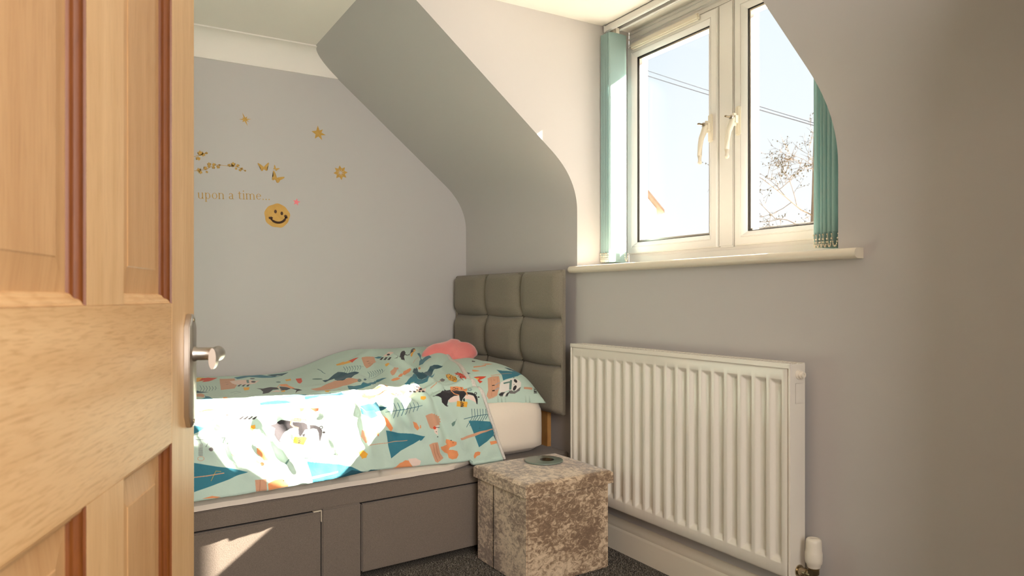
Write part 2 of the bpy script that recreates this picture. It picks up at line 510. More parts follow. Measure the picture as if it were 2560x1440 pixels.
# inner head profiles
bm = BM()
for z0, z1, y in ((2.086, 2.094, YF - .008), (2.108, 2.116, YF - .006)):
    box(bm, XC + .004, XR - .004, y, YF + .002, z0, z1)
obj('head_bead', bm, M_upvc, win, bevel=.002)
SF = .262
def sash(x0, x1, hand):
    z0, z1 = 1.155, 2.051
    bm = BM()
    ring(bm, (x0, x1, z0, z1), [(0, SF + .004), (.004, SF), (.028, SF), (.0292, SF + .003), (.031, SF + .003), (.0325, SF), (.036, SF + .002), (.046, SF + .011), (.0495, SF + .015), (.0495, .338), (0, .338)])
    s_ = obj('sash', bm, M_upvc, win, angle=25)
    bm = BM(); ring(bm, (x0 + .049, x1 - .049, z0 + .049, z1 - .049), [(0, SF + .017), (.003, SF + .017), (.003, .300), (0, .300)])
    obj('rubber_seal', bm, M_seal, s_)
    bm = BM(); ring(bm, (x0 + .049, x1 - .049, z0 + .049, z1 - .049), [(.0, .283), (.010, .283), (.010, .298), (.0, .298)])
    obj('spacer_bar', bm, M_satin, s_)
    bm = BM(); box(bm, x0 + .047, x1 - .047, .280, .283, z0 + .047, z1 - .047)
    obj('pane', bm, M_glass, s_, smooth=False)
    bm = BM(); box(bm, x0 + .047, x1 - .047, .298, .301, z0 + .047, z1 - .047)
    obj('pane', bm, M_glass, s_, smooth=False)
    return s_
sL = sash(1.028, 1.545, 0)
sR = sash(1.628, 2.172, 1)
bm = BM(); box(bm, 1.6212, 1.6278, .272, .285, 1.156, 2.05)  # solid dark strip standing for the shadow beside the right sash
obj('gap_shadow_strip', bm, M_seal, win, smooth=False)
# trickle vent on the left sash
bm = BM(); box(bm, 1.068, 1.465, SF - .018, SF, 2.030, 2.056)
tv = obj('trickle_vent', bm, M_plastic, win, bevel=.006)
bm = BM()
for i in range(7):
    x = 1.100 + i * .049
    box(bm, x, x + .040, SF - .0190, SF - .0175, 2.036, 2.042)
obj('vent_slot', bm, M_trim, tv, smooth=False)

def win_handle(x, z, swing):
    """white cranked handle with a key in its lock"""
    bm = BM(); box(bm, x - .012, x + .012, SF - .010, SF, z - .055, z + .05)
    hb = obj('handle', bm, M_plastic, win, bevel=.004)
    bm = BM(); box(bm, x - .0125, x + .0125, SF - .040, SF - .009, z - .022, z + .022)
    pts = [(x, SF - .032, z + .004), (x - swing * .2, SF - .040, z - .022), (x - swing * .55, SF - .050, z - .045), (x - swing * .85, SF - .055, z - .075), (x - swing, SF - .056, z - .11), (x - swing, SF - .055, z - .135)]
    obj('lever_base', bm, M_plastic, hb, bevel=.009)
    bm = BM(); tube(bm, pts, [.0105, .011, .010, .009, .0085, .0078], 12, sx=[1, 1, 1, 1.05, 1.1, 1])
    ball(bm, pts[-1], .0082, 10, 8)
    obj('lever', bm, M_plastic, hb, angle=60)
    bm = BM(); lathe(bm, [(.0085, 0), (.0085, .006), (.006, .007)], (x, SF - .038, z + .006), (0, -1, 0), 20)
    obj('lock_barrel', bm, M_satin, hb)
    bm = BM(); box(bm, x - .0045, x + .0045, SF - .071, SF - .044, z + .003, z + .009)
    obj('key', bm, M_chrome, hb, bevel=.0015)
win_handle(1.520, 1.605, .006)
win_handle(1.652, 1.605, .006)

# window sill with a bull-nosed front
bm = BM()
z0, z1 = 1.069, 1.097
nose = [(.285, z1), (-.022, z1)]
for k in range(1, 8):
    a = pi / 2 - pi * k / 8
    nose.append((-.024 - .014 * cos(a), (z0 + z1) / 2 + .014 * sin(a)))
nose += [(-.022, z0), (.0, z0), (.0, z0 + .002), (.285, z0 + .002)]
prism(bm, [(XC + .001, y, z) for y, z in nose], (XR - XC - .002, 0, 0))
nn = [(0, z1)] + nose[1:-2]
prism(bm, [(XC - .016, y, z) for y, z in nn], (.017, 0, 0))
prism(bm, [(XR - .001, y, z) for y, z in nn], (.075, 0, 0))
obj('window_sill', bm, M_trim, win, angle=40)

# ------------------------------------------------------------------ vertical blind
bl = thing('vertical_blind', 'pale teal vertical blind drawn to both sides of the window', 'blind', (1.62, .16, DC))
bm = BM()
box(bm, 1.03, 2.222, .135, .141, DC - .028, DC - .001)
box(bm, 1.03, 2.222, .183, .189, DC - .028, DC - .001)
box(bm, 1.03, 2.222, .135, .189, DC - .005, DC - .001)
box(bm, 1.03, 2.222, .141, .150, DC - .028, DC - .024)
box(bm, 1.03, 2.222, .174, .183, DC - .028, DC - .024)
for x in (1.028, 2.218): box(bm, x, x + .006, .133, .191, DC - .030, DC - .001)
obj('headrail', bm, M_upvc, bl, bevel=.0015)
bm = BM(); box(bm, 1.036, 2.216, .151, .173, DC - .012, DC - .008)
obj('rail_channel', bm, M_satin, bl)
SLB = 1.118   # slat bottom
def slat(x, ang, yc=.165, wd=.096):
    """one hanging fabric slat turned by ang about its carrier"""
    c, s_ = cos(ang), sin(ang)
    bm = BM()
    P = []
    for i in range(9):
        t = i / 8 - .5
        bow = .0035 * (1 - (2 * t) ** 2)
        P.append([(x + (-s_) * wd * t + c * bow, yc + c * wd * t + s_ * bow, z) for z in (SLB, SLB + .05, 1.5, 1.8, DC - .045)])
    grid(bm, P)
    o = obj('slat', bm, M_slat, bl)
    so = o.modifiers.new('t', 'SOLIDIFY'); so.thickness = .0008
    bm = BM()
    hw = wd / 2 - .002
    for sg in (-1, 1):
        pass
    q = [(x - (-s_) * hw - c * .0018, yc - c * hw - s_ * .0018), (x + (-s_) * hw - c * .0018, yc + c * hw - s_ * .0018),
         (x + (-s_) * hw + c * .0018, yc + c * hw + s_ * .0018), (x - (-s_) * hw + c * .0018, yc - c * hw + s_ * .0018)]
    q2 = [(p[0] + c * .0015, p[1]) for p in q]
    quadbox(bm, q2, SLB - .002, SLB + .042)
    obj('bottom_weight', bm, M_slat, o)
    bm = BM(); box(bm, x - .003, x + .003, yc - .008, yc + .008, DC - .047, DC - .022)
    obj('carrier_clip', bm, M_plastic, o)
    return Vector((x + s_ * hw, yc - c * hw, SLB + .034)), Vector((x - s_ * hw, yc + c * hw, SLB + .034))
def chain(a, b, sag):
    """a short bead chain between two slat weights"""
    bm = BM(); n = 12
    pts = []
    for i in range(n + 1):
        t = i / n
        p = a.lerp(b, t); p.z -= sag * (1 - abs(2 * t - 1) ** 2.4)
        pts.append(p)
    tube(bm, pts, .0006, 4)
    for p in pts: ball(bm, p, .0027, 6, 4)
    obj('bead_chain', bm, M_plastic, bl)
ends = []
xs = [1.032, 1.040, 1.048, 1.056, 1.064, 1.072, 1.083]
for i, x in enumerate(xs):
    ends.append(slat(x, R.uniform(-.03, .03) + (.0 if i < 6 else .03)))
for (a0, b0), (a1, b1) in zip(ends, ends[1:]):
    chain(a0 + Vector((0, -.004, 0)), a1 + Vector((0, -.004, 0)), .034)
# the loops the chain leaves beside the pile of slats
chain(ends[0][0] + Vector((-.002, -.004, 0)), ends[0][0] + Vector((-.010, .012, .0)), .034)
chain(ends[-1][0] + Vector((0.004, .082, 0)), ends[-1][0] + Vector((.020, .086, 0)), .03)
ends = []
xs = [2.068, 2.079, 2.090, 2.102, 2.116, 2.132, 2.152, 2.176, 2.200]
for i, x in enumerate(xs):
    ends.append(slat(x, R.uniform(-.05, .04) - (.06 if i in (5, 6) else 0)))
for (a0, b0), (a1, b1) in zip(ends[:-1], ends[1:-1]):
    chain(a0 + Vector((0, -.004, 0)), a1 + Vector((0, -.004, 0)), .036)
chain(ends[0][0] + Vector((0, -.004, 0)), ends[0][1] + Vector((-.012, -.02, 0)), .034)

# ------------------------------------------------------------------ radiator
RX0, RX1, RZ0, RZ1 = 1.104, 2.146, .183, .782
rad = thing('radiator', 'white panel radiator with vertical channels under the window', 'radiator', (1.625, -.06, RZ0))
GX = [1.122 + .05300 * i for i in range(19)]   # left edge of each pressed channel
GW, GD, BV = .042, .0115, .013
bm = BM()
xs = [RX0 + .004, RX0 + .009]
for g in GX:
    for t in (0, .12, .3, .5, .7, .88, 1): xs.append(g + BV * t)
    xs.append(g + GW / 2)
    for t in (0, .12, .3, .5, .7, .88, 1): xs.append(g + GW - BV + BV * t)
xs += [RX1 - .012, RX1 - .008]
xs = sorted(set(round(x, 5) for x in xs))
GZ0, GZ1 = .222, .738
zs = [RZ0 + .004, RZ0 + .01]
for t in (0, .12, .3, .5, .7, .88, 1): zs.append(GZ0 + .02 * t)
for k in range(1, 9): zs.append(GZ0 + .02 + (GZ1 - GZ0 - .036) * k / 9)
for t in (0, .12, .3, .5, .7, .88, 1): zs.append(GZ1 - .016 + .016 * t)
zs += [RZ1 - .018, RZ1 - .012, RZ1 - .008]
def fx(x):
    for g in GX:
        if g <= x <= g + GW: return sm(0, BV, min(x - g, g + GW - x))
    return 0
P = []
for x in xs:
    f = fx(x); row = []
    for z in zs:
        h = min(f, sm(0, .02, z - GZ0) if z < .4 else sm(0, .016, GZ1 - z)) if GZ0 <= z <= GZ1 else 0
        edge = .004 if (x < RX0 + .0065 or x > RX1 - .0095 or z < RZ0 + .006 or z > RZ1 - .010) else 0
        row.append((x, -.0885 + GD * h + edge, z))
    P.append(row)
grid(bm, P)
fp = obj('front_panel', bm, M_rad, rad, angle=60)
for x0, x1 in ((RX0 - .002, RX0 + .005), (RX1 - .006, RX1 + .001)):
    bm = BM(); box(bm, x0, x1, -.0915, -.027, RZ0 + .002, RZ1)
    sp_ = obj('side_panel', bm, M_rad, rad, bevel=.0015)
# embossed label plate on the right side
bm = BM(); box(bm, RX1 + .001, RX1 + .0018, -.069, -.040, .672, .728)
obj('embossed_plate', bm, M_rad, sp_, bevel=.0004)
bm = BM(); box(bm, RX0 + .005, RX1 - .006, -.041, -.036, RZ0 + .004, RZ1 - .008)
obj('back_panel', bm, M_rad, rad, smooth=False)
bm = BM()
box(bm, RX0 - .001, RX1, -.0915, -.083, RZ1 - .006, RZ1 + .0015); box(bm, RX0, RX1 - .001, -.035, -.027, RZ1 - .006, RZ1 + .0015)
box(bm, RX0 - .001, RX1, -.0925, -.0905, RZ1 - .012, RZ1 - .003)
n = 74
for i in range(n + 1):
    x = RX0 + .003 + (RX1 - RX0 - .009) * i / n
    box(bm, x, x + .0035, -.083, -.035, RZ1 - .004, RZ1)
box(bm, RX0, RX1 - .001, -.062, -.057, RZ1 - .005, RZ1 + .001)
obj('top_grille', bm, M_rad, rad, smooth=False)
for x in (1.32, 1.93):
    bm = BM(); box(bm, x, x + .03, -.038, -.001, .25, .70)
    obj('wall_bracket', bm, M_rad, rad, smooth=False)
# bleed plug and thermostatic valve
bm = BM(); lathe(bm, [(.013, 0), (.013, .003), (.0105, .004), (.0105, .012), (.0085, .0125), (.0085, .018), (.004, .018), (.004, .014)], (RX1 + .001, -.056, .752), (1, 0, 0), 24)
obj('bleed_plug', bm, M_plastic, rad)
bm = BM()
lathe(bm, [(.017, 0), (.017, .003), (.0125, .004), (.0125, .014), (.0135, .014), (.0135, .026), (.010, .028), (.010, .05)], (RX1 + .001, -.054, .207), (1, 0, 0), 24)
lathe(bm, [(.0115, -.06), (.0115, -.03), (.015, -.03), (.015, -.014), (.0125, -.012), (.0125, .006), (.0165, .008), (.0165, .020), (.013, .022)], (RX1 + .048, -.054, .207), (0, 0, 1), 6)
tube(bm, [(RX1 + .048, -.054, .15), (RX1 + .048, -.054, .0)], .0075, 12)
vb = obj('valve_body', bm, M_chrome, rad, angle=40)
bm = BM()
seg = 48; rings = []
prof_h = [(.0135, 0), (.0165, .002), (.0185, .010), (.0215, .014), (.0228, .022), (.0228, .040), (.0218, .045), (.0212, .048), (.0205, .070), (.0195, .0765), (.0165, .080), (.010, .0815), (.0095, .0805), (.001, .0805)]
for r, h in prof_h:
    rr = []
    for k in range(seg):
        g = 1.0
        if .045 < h < .072: g = 1 - .03 * (1 if (k % 8) in (0, 2) else 0)
        if .012 < h < .03 and k % 8 == 0: g = .985
        a = 2 * pi * k / seg
        rr.append(bm.verts.new((RX1 + .048 + r * g * cos(a), -.054 + r * g * sin(a), .230 + h)))
    rings.append(rr)
for a, b in zip(rings, rings[1:]):
    for k in range(seg): bm.faces.new((a[k], a[(k + 1) % seg], b[(k + 1) % seg], b[k]))
bm.faces.new(rings[-1]); bm.faces.new(rings[0][::-1])
obj('thermostatic_head', bm, M_plastic, vb, angle=40)

# ------------------------------------------------------------------ divan bed
SK = .0875
def XB(y): return 1.048 + SK * (-.488 - y)   # side of the base
YH, YT = -.032, -1.98                        # head end, foot end
BT = .324
bed = thing('divan_bed', 'grey fabric single divan bed with two drawers and padded headboard', 'bed', (.55, -1.0, 0))
def side_board(y0, y1, z0, z1, t=.02, out=0, name='base', m=M_divan, par=bed, bevel=.003):
    bm = BM()
    quadbox(bm, [(XB(y0) + out, y0), (XB(y1) + out, y1), (XB(y1) + out - t, y1), (XB(y0) + out - t, y0)], z0, z1)
    return obj(name, bm, m, par, bevel=bevel)
bm = BM()
def bpl(d, y): return (XB(y) - d, y)
quadbox(bm, [(.012, YT), bpl(0, YT), bpl(0, YH), (.012, YH)], .266, BT)          # deck
def seg_(y0, y1, z0, z1, t):
    b_ = BM(); quadbox(b_, [bpl(t, y0), bpl(0, y0), bpl(0, y1), bpl(t, y1)], z0, z1)
    me = bpy.data.meshes.new('t'); b_.to_mesh(me); b_.free(); bm.from_mesh(me); bpy.data.meshes.remove(me)
seg_(-1.0905, -.9545, .012, .266, .3)
seg_(YT, -1.72, .012, .266, .3)
seg_(-.36, YH, .012, .266, .3)
base = obj('base', bm, M_divan, bed, bevel=.004)
bm = BM(); quadbox(bm, [(.02, YT + .01), bpl(.03, YT + .01), bpl(.03, YH - .01), (.02, YH - .01)], .03, .262)
obj('drawer_bay_shade', bm, M_black, bed, smooth=False)  # solid block, its black stands for the shade inside the drawer gaps
def drawer(y0, y1):
    bm = BM()
    quadbox(bm, [bpl(.02, y0), bpl(.001, y0), bpl(.001, y1), bpl(.02, y1)], .026, .2595)
    # soft sag along the top edge
    o = obj('drawer', bm, M_divan, bed, bevel=.004)
    return o
drawer(-1.715, -1.0945)
drawer(-.9505, -.364)
bm = BM(); quadbox(bm, [bpl(.018, -1.0935), bpl(.0005, -1.0935), bpl(.0005, -1.0915), bpl(.018, -1.0915)], .226, .2648)
quadbox(bm, [bpl(.018, -1.118), bpl(.004, -1.118), bpl(.004, -1.0935), bpl(.018, -1.0935)], .2600, .2635)
obj('bare_board_edge', bm, M_board, bed, smooth=False)
for x, y in ((.12, -.15), (.9, -.15), (.12, -1.85), (1.0, -1.85), (1.02, -1.02)):
    pass
for x, y in ((.12, -.15), (.92, -.15), (.12, -1.85), (1.05, -1.85)):
    bm = BM(); lathe(bm, [(.022, 0), (.022, .03)], (x, y, 0), seg=16)
    obj('castor', bm, M_black, bed)

# headboard: nine padded squares on a board
hb = thing('headboard_tmp', None, None, (0, 0, 0)); bpy.data.objects.remove(hb)
HX0, HX1, HZ0, HZ1 = .020, 1.013, .480, 1.081
bm = BM(); box(bm, HX0 + .006, HX1 - .004, -.060, -.049, HZ0 + .006, HZ1 - .006)
head = obj('headboard', bm, M_head, bed, bevel=.006)
colx = [HX0, .345, .682, HX1]; rowz = [HZ0, .680, .880, HZ1]
def hpad(i, j):
    x0, x1 = colx[i], colx[i + 1]; z0, z1 = rowz[j], rowz[j + 1]
    n = 22; P = []
    bm = BM()
    for a in range(n + 1):
        u = a / n; row = []
        for b in range(n + 1):
            v = b / n
            du, dv = min(u, 1 - u), min(v, 1 - v)
            # how far the cloth falls back at an edge: deep at inner seams, soft at the outside
            def side(t, first, last, L):
                e = 1.0
                if first: e = min(e, .35 + .65 * sm(0, .10, t * 1.0))
                else: e = min(e, (sm(0, .26, t)) ** .42)
                if last: e = min(e, .35 + .65 * sm(0, .10, 1 - t))
                else: e = min(e, (sm(0, .26, 1 - t)) ** .42)
                return e
            eu = side(u, i == 0, i == 2, x1 - x0); ev = side(v, j == 0, j == 2, z1 - z0)
            d = (eu * ev)
            y = -.060 - .034 * d
            # corners pinch: seams bow outwards between the corners
            x = x0 + (x1 - x0) * u; z = z0 + (z1 - z0) * v
            bowx = .024 * sin(pi * v) ; bowz = .006 * sin(pi * u)
            if i > 0: x -= (bowx - .010) * (1 - u) ** 3
            if i < 2: x += (bowx - .010) * (u) ** 3 * (-1 if i == 1 else -1)
            x = x
            if j > 0: z += -(bowz - .002) * (1 - v) ** 3
            if j < 2: z += -(bowz - .002) * v ** 3
            w = noise.noise(Vector((x * 6, z * 6, 3 + i))) * .0035
            row.append((x, y + w * d, z))
        P.append(row)
    V = grid(bm, P)
    # close the outline back to the board
    rim = [V[a][0] for a in range(n + 1)] + [V[n][b] for b in range(1, n + 1)] + [V[a][n] for a in range(n - 1, -1, -1)] + [V[0][b] for b in range(n - 1, 0, -1)]
    back = []
    for v in rim:
        back.append(bm.verts.new((v.co.x, -.052, v.co.z)))
    for k in range(len(rim)): bm.faces.new((rim[k], rim[(k + 1) % len(rim)], back[(k + 1) % len(rim)], back[k]))
    obj('padded_square', bm, M_head, head, angle=70)
for i in range(3):
    for j in range(3): hpad(i, j)
# upholstered border that gives the board its thickness
bm = BM()
box(bm, HX1 - .010, HX1 + .0015, -.070, -.050, HZ0 - .001, HZ1 + .001)
box(bm, HX0 - .0015, HX0 + .008, -.070, -.050, HZ0 - .001, HZ1 + .001)
box(bm, HX0, HX1, -.069, -.050, HZ1 - .010, HZ1 + .0015)
box(bm, HX0, HX1, -.069, -.050, HZ0 - .0015, HZ0 + .010)
obj('border', bm, M_head, head, bevel=.004)
for x in (.17, .815):
    bm = BM(); box(bm, x, x + .058, -.049, -.030, BT - .06, HZ0 + .1)
    obj('strut', bm, M_pine, head, bevel=.002)

# ------------------------------------------------------------------ mattress
MZ = .560
def XM(y): return .988 + SK * (-.17 - y)
def nz(x, y, z, s=1.0): return noise.noise(Vector((x * s, y * s, z * s)))
def build_mattress():
    bm = BM()
    y0, y1 = YT + .01, -.118
    n = 120; P = []
    for i in range(n + 1):
        y = y0 + (y1 - y0) * i / n
        d = min(y - y0, y1 - y); r = .075
        e = sqrt(max(0, 1 - (1 - min(d, r) / r) ** 2)) if d < r else 1
        row = []
        xr = XM(y) - (1 - e) * r; xl = .02 + (1 - e) * r
        c = (BT + MZ) / 2; hh = (MZ - BT) / 2
        # section from bottom right, up the side, over the top, down the wall side
        bulge = .020
        bl_ = sm(-.36, -.62, y)
        ks = [(xr - .09, BT + .001), (xr - .062 + bl_ * (XB(y) - xr + .070), BT + .005), (xr - .030 + bl_ * (XB(y) - xr + .040), BT + .022)]
        for k in range(0, 13):
            t = k / 12
            a = -.55 * pi / 2 + t * (pi / 2 + .55 * pi / 2)
            rr = .085
            z = MZ - rr + rr * sin(a) if a > 0 else (MZ - rr) - (-a / (.55 * pi / 2)) * (MZ - rr - BT - .035)
            x = xr - rr + rr * cos(a) if a > 0 else xr + .002 * sin(-a * 3)
            ks.append((x, z - (1 - e) * (.02 if a > .5 else 0)))
        m = 14
        for k in range(1, m + 1): ks.append((xr - .085 + (xl + .05 - xr + .085) * k / m, MZ - (1 - e) * .02 + .003 * sin(pi * k / m)))
        ks += [(xl + .015, MZ - .015), (xl, MZ - .05), (xl, BT + .05), (xl + .03, BT + .001)]
        for (x, z) in ks:
            w = 0
            if z < MZ - .02 and x > .5: w = .004 * nz(y * 9, z * 2, 1) + .0010 * sin(y * 47 + 60 * z + 4 * nz(y * 8, 1, 1)) * sm(BT + .12, BT, z)
            row.append((x + w, y, z))
        P.append(row)
    V = grid(bm, P)
    for r in (V[0], V[-1]):
        try: bm.faces.new(r)
        except ValueError: pass
    for i in range(len(V) - 1): bm.faces.new((V[i][0], V[i + 1][0], V[i + 1][-1], V[i][-1]))
    o = obj('mattress', bm, M_sheet, org=(.5, -1.0, BT), angle=75)
    tag(o, 'mattress in a white fitted sheet on the grey divan base', 'mattress')
build_mattress()

# ------------------------------------------------------------------ printed fabric
PX = 1000            # texels per metre of cloth
U0, U1, V1 = -1.66, -.24, 1.42
MINT = (196, 219, 206)
def print_image(name, w, h, shapes, base):
    """flat print: polygons and strokes given in metres of cloth, drawn into a texture"""
    W_, H_ = int(w * PX), int(h * PX)
    A = np.empty((H_, W_, 3), np.float32); A[:] = np.array(base, np.float32) / 255
    def fill(pts, col, al=1.0):
        p = np.array(pts, np.float64) * PX
        x0 = max(int(p[:, 0].min()) - 1, 0); x1 = min(int(p[:, 0].max()) + 2, W_)
        y0 = max(int(p[:, 1].min()) - 1, 0); y1 = min(int(p[:, 1].max()) + 2, H_)
        if x1 <= x0 or y1 <= y0: return
        cov = np.zeros((y1 - y0, x1 - x0), np.float32)
        for oy in (.25, .75):
            for ox in (.25, .75):
                X, Y = np.meshgrid(np.arange(x0, x1) + ox, np.arange(y0, y1) + oy)
                ins = np.zeros(X.shape, bool)
                j = len(p) - 1
                for i in range(len(p)):
                    xi, yi = p[i]; xj, yj = p[j]
                    if yi != yj:
                        c = ((yi > Y) != (yj > Y)) & (X < (xj - xi) * (Y - yi) / (yj - yi) + xi)
                        ins ^= c
                    j = i
                cov += ins
        cov = (cov / 4 * al)[:, :, None]
        c = np.array(col, np.float32) / 255
        A[y0:y1, x0:x1] = A[y0:y1, x0:x1] * (1 - cov) + c * cov
    for sh in shapes:
        kind, col, pts = sh[0], sh[1], sh[2]
        if kind == 'p': fill(pts, col, sh[3] if len(sh) > 3 else 1)
        elif kind == 'l':
            wd = sh[3]
            for a, b in zip(pts, pts[1:]):
                d = np.array(b) - np.array(a); L = np.hypot(*d)
                if L < 1e-6: continue
                nn_ = np.array((-d[1], d[0])) / L * wd / 2; ee = d / L * wd * .3
                a_, b_ = np.array(a) - ee, np.array(b) + ee
                fill([a_ + nn_, b_ + nn_, b_ - nn_, a_ - nn_], col)
        elif kind == 'e':
            cx_, cy_ = pts[0]; rx, ry = pts[1]; rot = pts[2][0] if len(pts) > 2 else 0
            fill([(cx_ + rx * cos(t) * cos(rot) - ry * sin(t) * sin(rot), cy_ + rx * cos(t) * sin(rot) + ry * sin(t) * cos(rot)) for t in np.linspace(0, 2 * pi, 20, endpoint=False)], col)
    im = bpy.data.images.new(name, W_, H_)
    buf = np.ones((H_, W_, 4), np.float32); buf[:, :, :3] = A[::-1]
    im.pixels.foreach_set(buf.ravel()); im.update(); im.pack()
    return im

def print_mat(name, im):
    m = mat(name, srgb(*MINT), .9, sheen=.15, spec=.15)
    n = m.node_tree.nodes; l = m.node_tree.links; p = n['Principled BSDF']
    uv = n.new('ShaderNodeUVMap'); uv.uv_map = 'UVMap'
    t = n.new('ShaderNodeTexImage'); t.image = im; t.extension = 'REPEAT'
    l.new(uv.outputs[0], t.inputs[0]); l.new(t.outputs[0], p.inputs['Base Color'])
    tcn = n.new('ShaderNodeTexCoord')
    a = n.new('ShaderNodeTexNoise'); a.inputs['Scale'].default_value = 26; a.inputs['Detail'].default_value = 5; a.inputs['Distortion'].default_value = .8
    l.new(tcn.outputs['Object'], a.inputs['Vector'])
    b = n.new('ShaderNodeBump'); b.inputs['Strength'].default_value = .35; b.inputs['Distance'].default_value = .006
    l.new(a.outputs[0], b.inputs['Height']); l.new(b.outputs[0], p.inputs['Normal'])
    return m
